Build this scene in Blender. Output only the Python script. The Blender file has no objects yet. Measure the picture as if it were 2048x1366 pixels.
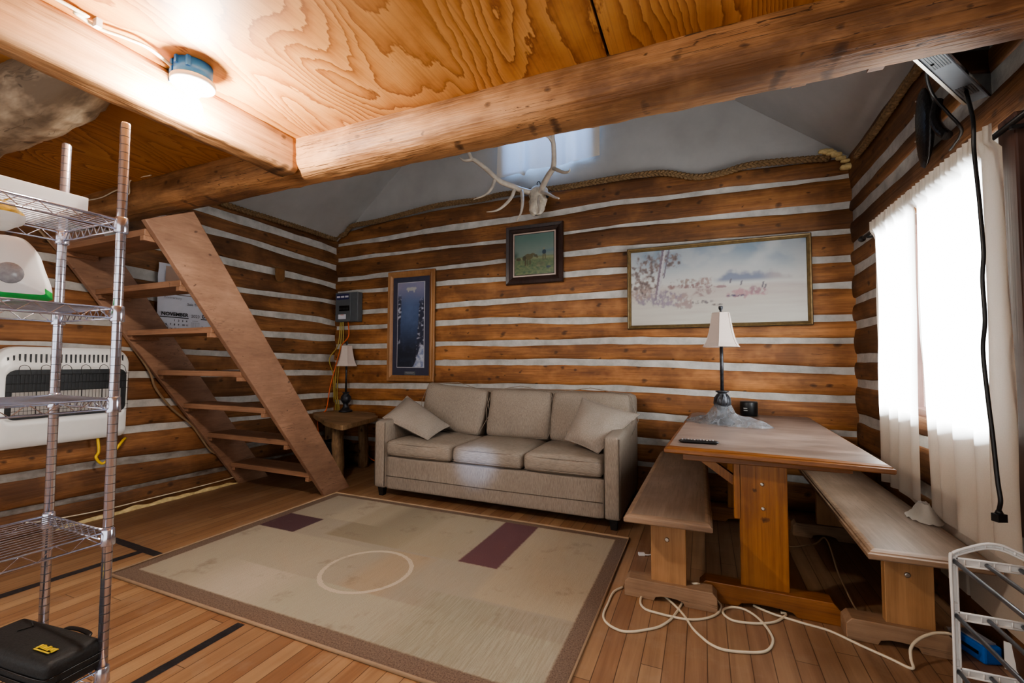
WORLD,PSIDE,PGAB,BULB,PATCH,EXPO=1.0,2100,170,980,520,0.72
import bpy, math, random
from mathutils import Vector as V, Matrix, noise as mn
random.seed(7)
COL = bpy.context.scene.collection
# ------------------------------------------------------------------ camera geometry
F, YAW, PIT, ROLL = 890.6, math.radians(23.19), math.radians(2.543), math.radians(0.214)
CAM = V((0, 0, 1.15))
FW = V((-math.sin(YAW)*math.cos(PIT), math.cos(YAW)*math.cos(PIT), math.sin(PIT)))
_rt = V((math.cos(YAW), math.sin(YAW), 0)); _up = _rt.cross(FW)
RT = _rt*math.cos(ROLL) + _up*math.sin(ROLL)
UP = _up*math.cos(ROLL) - _rt*math.sin(ROLL)
def at(px, py, x=None, y=None, z=None):
    d = RT*((px-1024)/F) + UP*((683-py)/F) + FW
    i, v = (0, x) if x is not None else (1, y) if y is not None else (2, z)
    return CAM + d*((v-CAM[i])/d[i])
cd = bpy.data.cameras.new('camera'); cam = bpy.data.objects.new('camera', cd); COL.objects.link(cam)
cd.sensor_width = 36; cd.lens = F/2048*36; cd.clip_start = 0.02
M = Matrix((RT, UP, -FW)).transposed().to_4x4(); M.translation = CAM
cam.matrix_world = M
bpy.context.scene.camera = cam
XL, XR, YB, ZC = -4.06, 1.056, 4.085, 2.27

# ------------------------------------------------------------------ mesh builder
class MB:
    def __init__(s): s.v=[]; s.f=[]; s.mi=[]; s.sm=[]; s.t=[]; s.col={}
    def add(s, vs, fs, mi=0, sm=False, t=0.5):
        o=len(s.v); s.v += [V(p) for p in vs]
        for f in fs:
            s.f.append([o+i for i in f]); s.mi.append(mi); s.sm.append(sm); s.t.append(t)
        return o
    def box(s, x0,x1,y0,y1,z0,z1, mi=0, m=None, t=0.5):
        vs=[(x,y,z) for z in (z0,z1) for y in (y0,y1) for x in (x0,x1)]
        if m is not None: vs=[m@V(p) for p in vs]
        s.add(vs, [(0,2,3,1),(4,5,7,6),(0,1,5,4),(2,6,7,3),(0,4,6,2),(1,3,7,5)], mi, False, t); return s
    def obox(s, c, ax, ay, az, mi=0):          # centre and three half-extent vectors
        c=V(c); ax=V(ax); ay=V(ay); az=V(az)
        vs=[c+ax*i+ay*j+az*k for k in (-1,1) for j in (-1,1) for i in (-1,1)]
        s.add(vs, [(0,2,3,1),(4,5,7,6),(0,1,5,4),(2,6,7,3),(0,4,6,2),(1,3,7,5)], mi); return s
    def beam(s, a, b, w, h, up=(0,0,1), mi=0):  # rectangular bar a->b, width w, height h
        a=V(a); b=V(b); d=b-a; u=V(up); sd=d.cross(u).normalized(); u=sd.cross(d).normalized()
        return s.obox((a+b)/2, sd*(w/2), d/2, u*(h/2), mi)
    def prism(s, pts, vec, mi=0, sm=False):
        pts=[V(p) for p in pts]; vec=V(vec); n=len(pts)
        vs=pts+[p+vec for p in pts]
        s.add(vs, [tuple(range(n))[::-1], tuple(range(n,2*n))]+[(i,(i+1)%n,n+(i+1)%n,n+i) for i in range(n)], mi, sm); return s
    def tube(s, pts, r, seg=8, caps=True, mi=0, closed=False, sm=True, flat=1.0):
        pts=[V(p) for p in pts]; n=len(pts)
        rs = r if isinstance(r,(list,tuple)) else [r]*n
        d0=(pts[1]-pts[0]).normalized(); ref=V((0,0,1)) if abs(d0.z)<.9 else V((1,0,0))
        nrm=(ref-d0*ref.dot(d0)).normalized(); vs=[]
        for i,p in enumerate(pts):
            a=pts[i-1] if i>0 else (pts[-1] if closed else pts[0]); b=pts[i+1] if i<n-1 else (pts[0] if closed else pts[-1])
            d=(b-a).normalized() if (b-a).length>1e-9 else d0
            nrm=(nrm-d*nrm.dot(d)); nrm = nrm.normalized() if nrm.length>1e-6 else V((1,0,0)); bi=d.cross(nrm)
            for k in range(seg):
                an=2*math.pi*k/seg; vs.append(p+(nrm*math.cos(an)*flat+bi*math.sin(an))*rs[i])
        fs=[]
        for i in range(n if closed else n-1):
            for k in range(seg):
                j=(i+1)%n; fs.append((i*seg+k, i*seg+(k+1)%seg, j*seg+(k+1)%seg, j*seg+k))
        s.add(vs,fs,mi,sm)
        if caps and not closed:
            o=len(s.v)-n*seg
            for base in (range(seg), range((n-1)*seg, n*seg)):
                s.f.append([o+i for i in (list(base)[::-1] if base[0]==0 else base)]); s.mi.append(mi); s.sm.append(False); s.t.append(.5)
        return s
    def lathe(s, prof, c, seg=24, mi=0, sm=True, m=None, rot=0.0, caps=True):
        c=V(c); vs=[]
        for r,z in prof:
            for k in range(seg):
                a=2*math.pi*k/seg+rot; p=V((r*math.cos(a), r*math.sin(a), z))
                if m is not None: p=m@p
                vs.append(c+p)
        n=len(prof); fs=[(i*seg+k, i*seg+(k+1)%seg, (i+1)*seg+(k+1)%seg, (i+1)*seg+k) for i in range(n-1) for k in range(seg)]
        s.add(vs,fs,mi,sm)
        if caps:
            o=len(s.v)-n*seg
            for q,base in ((0,list(range(seg))[::-1]),(n-1,range((n-1)*seg,n*seg))):
                if prof[q][0]>1e-5:
                    s.f.append([o+i for i in base]); s.mi.append(mi); s.sm.append(False); s.t.append(.5)
        return s
    def grid(s, nu, nv, fn, mi=0, sm=True, col=None):
        vs=[fn(i/nu, j/nv) for j in range(nv+1) for i in range(nu+1)]
        o=s.add(vs,[(j*(nu+1)+i, j*(nu+1)+i+1, (j+1)*(nu+1)+i+1, (j+1)*(nu+1)+i) for j in range(nv) for i in range(nu)],mi,sm)
        if col:
            for j in range(nv+1):
                for i in range(nu+1): s.col[o+j*(nu+1)+i]=col(i/nu,j/nv)
        return s
    def cushion(s, c, hx, hy, hz, rnd=0.05, puff=0.02, n=14, m=None, top=None, nz=0.004, seed=0):
        # rounded, puffed box
        c=V(c); idx={}; vs=[]; fs=[]
        def vert(a,b,d):
            k=(round(a,4),round(b,4),round(d,4))
            if k in idx: return idx[k]
            q=V((a*hx,b*hy,d*hz)); inn=V((max(-hx+rnd,min(hx-rnd,q.x)),max(-hy+rnd,min(hy-rnd,q.y)),max(-hz+rnd,min(hz-rnd,q.z))))
            e=q-inn
            if e.length>1e-7: q=inn+e.normalized()*rnd
            fx,fy,fz=1-a*a,1-b*b,1-d*d
            q.z+=puff*d*fx*fy; q.y+=puff*.6*b*fx*fz; q.x+=puff*.3*a*fy*fz
            w=mn.noise(V((q.x*4+seed*3.1,q.y*4,q.z*4)))*nz*2+mn.noise(V((q.x*12+seed,q.y*12,q.z*12)))*nz*.5
            q=q*(1+w/max(.05,q.length))
            if top: q=top(q)
            if m is not None: q=m@q
            idx[k]=len(vs); vs.append(c+q); return idx[k]
        L=[math.sin((-1+2*i/n)*math.pi/2*.86)/math.sin(math.pi/2*.86) for i in range(n+1)]
        for ax in range(3):
            for sg in (-1,1):
                for i in range(n):
                    for j in range(n):
                        q=[]
                        for (ii,jj) in ((i,j),(i+1,j),(i+1,j+1),(i,j+1)):
                            p=[L[ii],L[jj]]; p.insert(ax,sg); q.append(vert(*p))
                        if (sg>0)==(ax==1): q=q[::-1]
                        fs.append(q)
        s.add(vs,fs,0,True); return s
    def text(s, body, size, org, right, up, mi=0, depth=0.0, bold=0.0):
        cu=bpy.data.curves.new('lettering','FONT'); cu.body=body; cu.size=size; cu.extrude=depth; cu.offset=bold; cu.resolution_u=2
        ob=bpy.data.objects.new('lettering',cu); COL.objects.link(ob); dg=bpy.context.evaluated_depsgraph_get(); dg.update()
        me=ob.evaluated_get(dg).to_mesh(); r=V(right).normalized(); u=V(up).normalized(); n=r.cross(u)
        s.add([V(org)+r*p.co.x+u*p.co.y+n*p.co.z for p in me.vertices],[tuple(p.vertices) for p in me.polygons],mi)
        ob.evaluated_get(dg).to_mesh_clear(); bpy.data.objects.remove(ob); bpy.data.curves.remove(cu); return s
    def build(s, name, mats, parent=None, bevel=0, label=None, cat=None, group=None, kind=None, subd=0, bseg=2):
        org=V((0,0,0)); p=parent
        while p: org=org+V(p.location); p=p.parent
        me=bpy.data.meshes.new(name); me.from_pydata([tuple(p-org) for p in s.v],[],s.f)
        if not isinstance(mats,(list,tuple)): mats=[mats]
        for m in mats: me.materials.append(m)
        me.polygons.foreach_set('material_index',s.mi); me.polygons.foreach_set('use_smooth',s.sm)
        a=me.attributes.new('tint','FLOAT','FACE'); a.data.foreach_set('value',s.t)
        if s.col:
            c=me.color_attributes.new('Col','FLOAT_COLOR','POINT')
            for i in range(len(s.v)):
                k=s.col.get(i,(.5,.5,.5)); c.data[i].color=(k[0],k[1],k[2],1)
        me.update()
        o=bpy.data.objects.new(name,me); COL.objects.link(o); o.parent=parent
        if bevel:
            b=o.modifiers.new('edges','BEVEL'); b.width=bevel; b.segments=bseg; b.limit_method='ANGLE'; b.angle_limit=math.radians(40)
        if subd:
            b=o.modifiers.new('smooth','SUBSURF'); b.levels=subd; b.render_levels=subd
        if label: o['label']=label
        if cat: o['category']=cat
        if group: o['group']=group
        if kind: o['kind']=kind
        return o
def thing(name, label, cat, loc=(0,0,0), group=None):
    o=bpy.data.objects.new(name,None); COL.objects.link(o); o.location=loc; o.empty_display_size=.05
    o['label']=label; o['category']=cat
    if group: o['group']=group
    return o
def curve(pts, n=8):                            # Catmull-Rom through points
    pts=[V(p) for p in pts]; P=[pts[0]*2-pts[1]]+pts+[pts[-1]*2-pts[-2]]; out=[]
    for i in range(1,len(P)-2):
        a,b,c,d=P[i-1:i+3]
        for k in range(n):
            t=k/n; out.append(.5*((2*b)+(c-a)*t+(2*a-5*b+4*c-d)*t*t+(3*b-a-3*c+d)*t*t*t))
    out.append(pts[-1]); return out

# ------------------------------------------------------------------ materials
class NT:
    def __init__(s, name, rough=.6, metal=0):
        s.m=bpy.data.materials.new(name); s.m.use_nodes=True; s.t=s.m.node_tree; s.n=s.t.nodes; s.l=s.t.links
        s.b=s.n['Principled BSDF']; s.b.inputs['Roughness'].default_value=rough; s.b.inputs['Metallic'].default_value=metal
    def node(s, ty, **kw):
        n=s.n.new(ty)
        for k,v in kw.items():
            if k.startswith('i_'): 
                key=k[2:]; key=int(key) if key.isdigit() else key.replace('_',' ')
                if hasattr(v,'is_output'): s.l.new(v,n.inputs[key])
                else: n.inputs[key].default_value=v
            else: setattr(n,k,v)
        return n
    def math(s, op, a, b=0.0, c=0.0, clamp=False):
        n=s.n.new('ShaderNodeMath'); n.operation=op; n.use_clamp=clamp
        for i,v in enumerate((a,b,c)):
            if hasattr(v,'is_output'): s.l.new(v,n.inputs[i])
            else: n.inputs[i].default_value=v
        return n.outputs[0]
    def obj(s, scale=(1,1,1), loc=(0,0,0)):
        tc=s.n.new('ShaderNodeTexCoord'); mp=s.n.new('ShaderNodeMapping'); s.l.new(tc.outputs['Object'],mp.inputs[0])
        mp.inputs['Scale'].default_value=scale; mp.inputs['Location'].default_value=loc; return mp.outputs[0]
    def noise(s, vec, sc=1, det=4, rough=.55, dist=0):
        n=s.node('ShaderNodeTexNoise',i_Scale=sc,i_Detail=det,i_Roughness=rough,i_Distortion=dist); s.l.new(vec,n.inputs['Vector']); return n.outputs['Fac']
    def ramp(s, fac, stops):
        n=s.n.new('ShaderNodeValToRGB'); e=n.color_ramp.elements
        while len(e)<len(stops): e.new(.5)
        for k,(p,c) in zip(e,stops):
            k.position=p; k.color=(*c,1) if len(c)==3 else c
        s.l.new(fac,n.inputs[0]); return n.outputs[0]
    def mix(s, fac, a, b, mode='MIX'):
        n=s.n.new('ShaderNodeMix'); n.data_type='RGBA'; n.blend_type=mode
        for k,v in ((0,fac),(6,a),(7,b)):
            if hasattr(v,'is_output'): s.l.new(v,n.inputs[k])
            else: n.inputs[k].default_value=v if k==0 else (*v,1)
        return n.outputs[2]
    def attr(s, name): 
        n=s.n.new('ShaderNodeAttribute'); n.attribute_name=name; return n
    def color(s, c):
        if hasattr(c,'is_output'): s.l.new(c,s.b.inputs['Base Color'])
        else: s.b.inputs['Base Color'].default_value=(*c,1)
    def bump(s, h, strength=.3, dist=.01):
        n=s.node('ShaderNodeBump',i_Strength=strength,i_Distance=dist); s.l.new(h,n.inputs['Height']); s.l.new(n.outputs[0],s.b.inputs['Normal'])
def plain(name, c, rough=.5, metal=0, var=.06, sc=18, bump=0):
    s=NT(name,rough,metal); f=s.noise(s.obj(),sc,3)
    s.color(s.ramp(f,[(.3,tuple(max(0,k*(1-var)) for k in c)),(.7,tuple(min(1,k*(1+var)) for k in c))]))
    if bump: s.bump(f,bump,.004)
    return s.m
def wood(name, light, dark, axis=0, rough=.55, fine=14, knots=0.0, tint=False, bump=.25, blotch=.35, along=.7, plane=None, crack=.5, kscale=7.0):
    s=NT(name,rough); sc=[fine]*3; sc[axis]=along
    g=s.noise(s.obj(tuple(sc)),1,6,.62,.8)
    sc2=[fine*5.5]*3; sc2[axis]=along*2.6; g2=s.noise(s.obj(tuple(sc2)),1,3,.6)
    sc3=[fine*16]*3; sc3[axis]=along*9; g3=s.noise(s.obj(tuple(sc3)),1,2,.6)
    mid=tuple((a+b)/2 for a,b in zip(light,dark))
    v=s.math('ADD',s.math('ADD',s.math('MULTIPLY',g,.5),s.math('MULTIPLY',g2,.34)),s.math('MULTIPLY',g3,.16))
    c=s.ramp(v,[(.36,dark),(.5,mid),(.63,light)])
    if blotch:
        sb=[5.0]*3; sb[axis]=1.6; b=s.noise(s.obj(tuple(sb)),1,5,.65)
        c=s.mix(s.ramp(b,[(.42,(blotch*1.6,)*3),(.60,(0,0,0))]),c,tuple(k*.55 for k in dark))
        b2=s.noise(s.obj((2.2,2.2,2.2),(3,1,7)),1,4,.6); c=s.mix(s.ramp(b2,[(.5,(0,0,0)),(.68,(.45,.45,.45))]),c,tuple(min(1,k*1.12+.02) for k in light))
    if crack:
        sk=[fine*1.9]*3; sk[axis]=along*.75; n=s.noise(s.obj(tuple(sk),(5,3,1)),1,4,.6,.4)
        line=s.math('LESS_THAN',s.math('ABSOLUTE',s.math('SUBTRACT',n,.5)),.0055); gate=s.ramp(s.noise(s.obj((1.7,1.7,1.7),(1,8,2)),1,2),[(.5,(0,0,0)),(.56,(1,1,1))])
        line=s.math('MULTIPLY',line,gate); c=s.mix(s.math('MULTIPLY',line,crack),c,tuple(k*.22 for k in dark))
    if knots:
        tc=s.n.new('ShaderNodeTexCoord'); sp=s.n.new('ShaderNodeSeparateXYZ'); s.l.new(tc.outputs['Object'],sp.inputs[0]); cb=s.n.new('ShaderNodeCombineXYZ')
        pl=plane or (axis,2 if axis!=2 else 0); wv=s.math('MULTIPLY',s.math('SUBTRACT',g,.5),.08)
        s.l.new(s.math('ADD',s.math('MULTIPLY',sp.outputs[pl[0]],.72),wv),cb.inputs[0]); s.l.new(s.math('ADD',sp.outputs[pl[1]],wv),cb.inputs[1])
        vo=s.node('ShaderNodeTexVoronoi',i_Scale=kscale,voronoi_dimensions='2D'); s.l.new(cb.outputs[0],vo.inputs['Vector'])
        rnd=s.node('ShaderNodeSeparateColor',i_0=vo.outputs['Color']).outputs
        rad=s.math('MULTIPLY',s.math('ADD',rnd[1],.35),knots); k=s.math('SUBTRACT',1.0,s.math('DIVIDE',vo.outputs['Distance'],rad),clamp=True)
        k=s.math('POWER',k,.45); gate=s.math('GREATER_THAN',rnd[0],.35)
        c=s.mix(s.math('MULTIPLY',s.math('MULTIPLY',k,gate),.88),c,tuple(x*.25 for x in dark))
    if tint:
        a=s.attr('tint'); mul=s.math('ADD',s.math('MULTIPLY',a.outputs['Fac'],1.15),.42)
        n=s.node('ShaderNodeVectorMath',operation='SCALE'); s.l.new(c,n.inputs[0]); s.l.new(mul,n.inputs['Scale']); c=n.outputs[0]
    s.color(c); s.bump(s.math('ADD',g,s.math('MULTIPLY',g2,.7)),bump,.008); return s.m
def fabric(name, c, sc=420, var=.22, axis=2):
    s=NT(name,.95); v=[sc]*3; v[axis]=sc*.12
    f=s.noise(s.obj(tuple(v)),1,2); h=s.noise(s.obj((4,4,4)),1,3)
    col=s.ramp(s.math('ADD',s.math('MULTIPLY',f,.75),s.math('MULTIPLY',h,.25)),[(.3,tuple(k*(1-var) for k in c)),(.7,tuple(k*(1+var) for k in c))])
    s.color(col); s.bump(f,.25,.002)
    if 'Sheen Weight' in s.b.inputs: s.b.inputs['Sheen Weight'].default_value=.0; s.b.inputs['Specular IOR Level'].default_value=.1
    return s.m
def vcol(name, rough=.6, spec=.3):
    s=NT(name,rough); s.color(s.attr('Col').outputs['Color']); s.b.inputs['Specular IOR Level'].default_value=spec; return s.m
def emit(name, c, st):
    s=NT(name); s.b.inputs['Emission Color'].default_value=(*c,1); s.b.inputs['Emission Strength'].default_value=st; s.color(c); return s.m
def clear(name, c, alpha, rough=.05):
    s=NT(name,rough); s.color(c); s.b.inputs['Alpha'].default_value=alpha; return s.m

m_log=wood('hewn log wood',(.47,.205,.066),(.165,.058,.017),0,.62,13,.11,True,.45,.4,plane=(0,2))
m_logy=wood('hewn log wood side walls',(.44,.20,.075),(.155,.06,.022),1,.65,13,.10,True,.45,.4,plane=(1,2))
m_beam=wood('hewn beam wood',(.54,.285,.125),(.21,.088,.032),0,.6,12,.10,False,.9,.5,plane=(0,2),kscale=9,crack=.85)
m_joist=wood('hewn joist wood',(.50,.27,.125),(.22,.10,.042),1,.6,9,.11,False,.8,.35,plane=(1,2),kscale=5)
m_bark=wood('grey debarked log',(.66,.52,.36),(.30,.21,.135),0,.75,4,.1,False,.9,.6)
m_stair=wood('stair wood x',(.375,.20,.115),(.20,.10,.055),0,.6,20,.06,False,.2,.2,plane=(0,1))
m_strg=wood('stair stringer wood',(.385,.222,.142),(.225,.12,.074),1,.6,6,.05,False,.25,.2,2.2,plane=(1,2),crack=.35)
m_tbl=wood('varnished pine orange',(.44,.185,.04),(.20,.068,.012),2,.35,12,.10,False,.12,.2,plane=(0,2),crack=.15,kscale=6)
m_tblx=wood('varnished pine edge',(.33,.135,.036),(.14,.048,.013),0,.35,14,.0,False,.12,.2,crack=.2)
m_ttop=wood('worn table top',(.275,.205,.17),(.15,.10,.078),0,.36,9,0,False,.08,.4,1.1,crack=.2)
m_bench=wood('worn bench top',(.27,.195,.142),(.15,.102,.07),1,.42,13,0,False,.06,.25,1.0,crack=.5)
m_bedge=wood('worn bench edge',(.40,.275,.18),(.20,.125,.08),0,.5,16,0,False,.1,.2)
m_bleg=wood('pine bench leg',(.48,.27,.125),(.29,.145,.06),2,.5,11,.12,False,.12,.15,plane=(0,2),crack=.2)
m_bfoot=wood('dusty bench foot',(.38,.25,.155),(.22,.13,.075),0,.6,12,0,False,.2,.3)
m_slab=wood('rustic slab wood',(.45,.295,.16),(.25,.145,.07),0,.55,8,.1,False,.3,.4)
m_rlog=wood('rustic log leg',(.42,.27,.14),(.10,.048,.022),2,.7,9,.1,False,.7,.5)
m_oakfr=wood('oak picture frame',(.40,.20,.08),(.24,.105,.04),2,.45,22,0,False,.1,.1)
m_dkfr=wood('dark walnut picture frame',(.05,.022,.016),(.018,.008,.006),2,.3,22,0,False,.1,.1)
m_casing=wood('dark window casing',(.10,.045,.03),(.045,.018,.012),2,.45,20,0,False,.1,.1)
m_gold=plain('gilt picture frame',(.20,.135,.06),.42,.35,.2,30)
m_golddk=plain('dark gilt edge',(.09,.065,.04),.45,.3,.2,30)
m_chrome=NT('chrome plated steel',.17,.9).m; m_chrome.node_tree.nodes['Principled BSDF'].inputs['Base Color'].default_value=(.66,.68,.80,1)
m_ringdk=plain('post groove',(.08,.08,.085),.5,.6)
m_black=plain('black plastic',(.012,.012,.013),.4,0,.2,40)
m_blackgl=plain('glossy black',(.008,.008,.009),.12,0,.2,20)
m_white=plain('white enamel',(.80,.80,.78),.3,0,.02)
m_whitepl=plain('white plastic',(.78,.77,.74),.4,0,.03)
m_cream=plain('cream cable',(.70,.62,.47),.5,0,.05)
m_sofa=fabric('grey brown chenille',(.285,.24,.20),250,.26,2)
m_sofat=fabric('grey brown chenille seat',(.295,.25,.208),250,.26,0)
m_pil=fabric('grey chenille pillow',(.31,.268,.232),260,.24,2)
m_seam=plain('sofa seam',(.11,.085,.065),.9)
m_shade=fabric('lamp shade linen',(.56,.475,.43),600,.06,2)
m_bronze=plain('dark bronze lamp',(.045,.047,.055),.38,.5,.5,40,.4)
m_rope=plain('jute rope',(.215,.135,.068),.95,0,.35,60,.5)
m_foam=plain('yellow expanding foam',(.60,.47,.24),.9,0,.25,30,.8)
m_bone=plain('weathered bone antler',(.56,.49,.41),.6,0,.18,14,.3)
m_skull=plain('skull bone',(.58,.52,.43),.75,0,.3,26,.9)
m_grey=plain('grey painted steel',(.105,.115,.125),.45,.1,.06)
m_bluelb=plain('blue label',(.018,.02,.10),.5)
m_yel=plain('yellow cable jacket',(.45,.35,.09),.5); m_ylw=plain('yellow gas hose',(.75,.48,.02),.4)
m_or=plain('orange cable jacket',(.70,.13,.035),.5)
m_copper=plain('brown cable',(.30,.21,.13),.5,.2)
m_paper=plain('white paper',(.62,.63,.70),.7,0,.03)
m_ink=plain('black ink',(.03,.03,.035),.7)
m_greyink=plain('grey ink',(.25,.25,.28),.7)
m_tvgrey=plain('silver grey plastic',(.11,.125,.145),.45,.2,.05)
m_tape=plain('dark duct tape',(.028,.028,.032),.45,0,.35,30,.4)
m_bluepl=plain('blue plastic',(.01,.13,.50),.4)
m_green=plain('green plastic film',(.03,.45,.10),.3,0,.3,12)
m_bolt=plain('zinc bolt',(.55,.52,.46),.35,.9)
m_leather=plain('black studded leather',(.012,.01,.01),.22,0,.3,60,.6)
m_brleather=plain('brown leather tag',(.20,.09,.03),.6,0,.2,20)
m_conc=plain('dark switch metal',(.02,.02,.02),.6)  # near-black colour of the breaker switch levers
m_frameblue=plain('blue ceiling box plastic',(.05,.24,.62),.4)
m_porc=plain('white porcelain',(.85,.84,.80),.3,0,.01)
m_tubegr=plain('grey steel tube',(.16,.17,.19),.35,.6,.1)

def chink_mat():
    s=NT('lime chinking',.9); f=s.noise(s.obj((6,6,6)),1.5,5,.6); g=s.noise(s.obj((60,60,60)),1,2)
    a=s.attr('tint'); c=s.ramp(f,[(.3,(.36,.345,.325)),(.5,(.47,.455,.43)),(.68,(.57,.55,.52))])
    d=s.math('MULTIPLY',s.math('SUBTRACT',1,a.outputs['Fac'],clamp=True),s.math('ADD',s.noise(s.obj((9,9,22)),1,4),.25),clamp=True)
    s.color(s.mix(d,c,(.07,.045,.03))); s.bump(s.math('ADD',f,s.math('MULTIPLY',g,.3)),.5,.01); return s.m
m_chink=chink_mat()
def plaster_mat():
    s=NT('grey plaster',.9); f=s.noise(s.obj((1.3,1.3,1.3)),1,5,.6); g=s.noise(s.obj((40,40,40)),1,3)
    s.color(s.ramp(f,[(.3,(.34,.33,.32)),(.7,(.46,.45,.44))])); s.bump(g,.2,.005); return s.m
m_plaster=plaster_mat()
def ply_mat():
    s=NT('plywood sheet',.5)
    w=s.noise(s.obj((1.55,.42,1),(3.3,1.2,0)),1.0,1.6,.42,.75)
    wob=s.noise(s.obj((16,9,1)),1,3,.6); fine=s.noise(s.obj((95,3,1)),1,2)
    ph=s.math('ADD',s.math('ADD',s.math('MULTIPLY',w,38),s.math('MULTIPLY',wob,1.0)),s.math('MULTIPLY',fine,.35))
    fr=s.math('FRACT',ph)
    c=s.ramp(fr,[(0,(.60,.295,.10)),(.45,(.52,.235,.07)),(.78,(.38,.15,.04)),(.93,(.22,.072,.018)),(1,(.58,.28,.09))])
    b=s.noise(s.obj((1.1,.8,1),(5,2,0)),1,3); c=s.mix(s.ramp(b,[(.40,(.5,.5,.5)),(.6,(0,0,0))]),c,(.34,.145,.036))
    f2=s.noise(s.obj((140,1.3,1)),1,2); c=s.mix(s.math('MULTIPLY',s.math('SUBTRACT',f2,.48,clamp=True),1.6),c,(.24,.095,.025))
    s.color(c); s.bump(fr,.06,.003); return s.m
m_ply=ply_mat()
def floor_mat():
    s=NT('worn strip floor',.42); tc=s.n.new('ShaderNodeTexCoord'); sp=s.n.new('ShaderNodeSeparateXYZ'); s.l.new(tc.outputs['Object'],sp.inputs[0])
    x=s.math('DIVIDE',sp.outputs[0],.078); cell=s.math('FLOOR',x); fr=s.math('SUBTRACT',x,cell)
    wn=s.n.new('ShaderNodeTexWhiteNoise'); wn.noise_dimensions='1D'; s.l.new(cell,wn.inputs['W'])
    yy=s.math('ADD',sp.outputs[1],s.math('MULTIPLY',wn.outputs[0],9)); yc=s.math('FLOOR',s.math('DIVIDE',yy,2.1))
    wn2=s.n.new('ShaderNodeTexWhiteNoise'); wn2.noise_dimensions='2D'
    cb=s.n.new('ShaderNodeCombineXYZ'); s.l.new(cell,cb.inputs[0]); s.l.new(yc,cb.inputs[1]); s.l.new(cb.outputs[0],wn2.inputs['Vector'])
    g=s.noise(s.obj((26,1.3,1)),1,5,.6,.4); big=s.noise(s.obj((1.1,1.1,1)),1.2,4,.6)
    c=s.ramp(g,[(.3,(.23,.112,.055)),(.5,(.35,.19,.095)),(.7,(.46,.275,.145))])
    c=s.mix(s.math('MULTIPLY',s.math('POWER',wn2.outputs[0],1.6),.5),c,(.60,.41,.23))
    c=s.mix(s.math('MULTIPLY',s.math('POWER',s.math('SUBTRACT',1,wn2.outputs[0]),3),.5),c,(.24,.115,.055))
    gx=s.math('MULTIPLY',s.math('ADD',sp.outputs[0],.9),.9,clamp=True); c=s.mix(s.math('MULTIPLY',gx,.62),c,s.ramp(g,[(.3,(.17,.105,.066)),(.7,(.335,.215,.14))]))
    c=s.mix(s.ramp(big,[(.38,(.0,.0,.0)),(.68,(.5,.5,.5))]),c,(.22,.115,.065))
    w=s.noise(s.obj((3,3,1),(2,7,0)),1.5,5,.65); c=s.mix(s.ramp(w,[(.55,(0,0,0)),(.75,(.4,.4,.4))]),c,(.40,.30,.22))
    # floor colour gets darker towards the left and back log walls
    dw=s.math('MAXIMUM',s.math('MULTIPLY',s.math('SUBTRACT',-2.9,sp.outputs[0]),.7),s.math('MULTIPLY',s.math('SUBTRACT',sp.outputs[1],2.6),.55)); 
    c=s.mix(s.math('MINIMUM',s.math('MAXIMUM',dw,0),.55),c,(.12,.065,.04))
    edge=s.math('MINIMUM',fr,s.math('SUBTRACT',1,fr)); gap=s.math('LESS_THAN',edge,.022)
    yf=s.math('FRACT',s.math('DIVIDE',yy,2.1)); gap2=s.math('LESS_THAN',yf,.0016); gp=s.math('MAXIMUM',gap,gap2)
    c=s.mix(s.math('MULTIPLY',gp,.75),c,(.05,.022,.01))
    s.color(c); s.bump(s.math('SUBTRACT',s.math('MULTIPLY',g,.3),gp),.25,.003)
    r=s.ramp(big,[(.3,(.36,.36,.36)),(.7,(.55,.55,.55))]); s.l.new(r,s.b.inputs['Roughness']); return s.m
m_floor=floor_mat()

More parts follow.
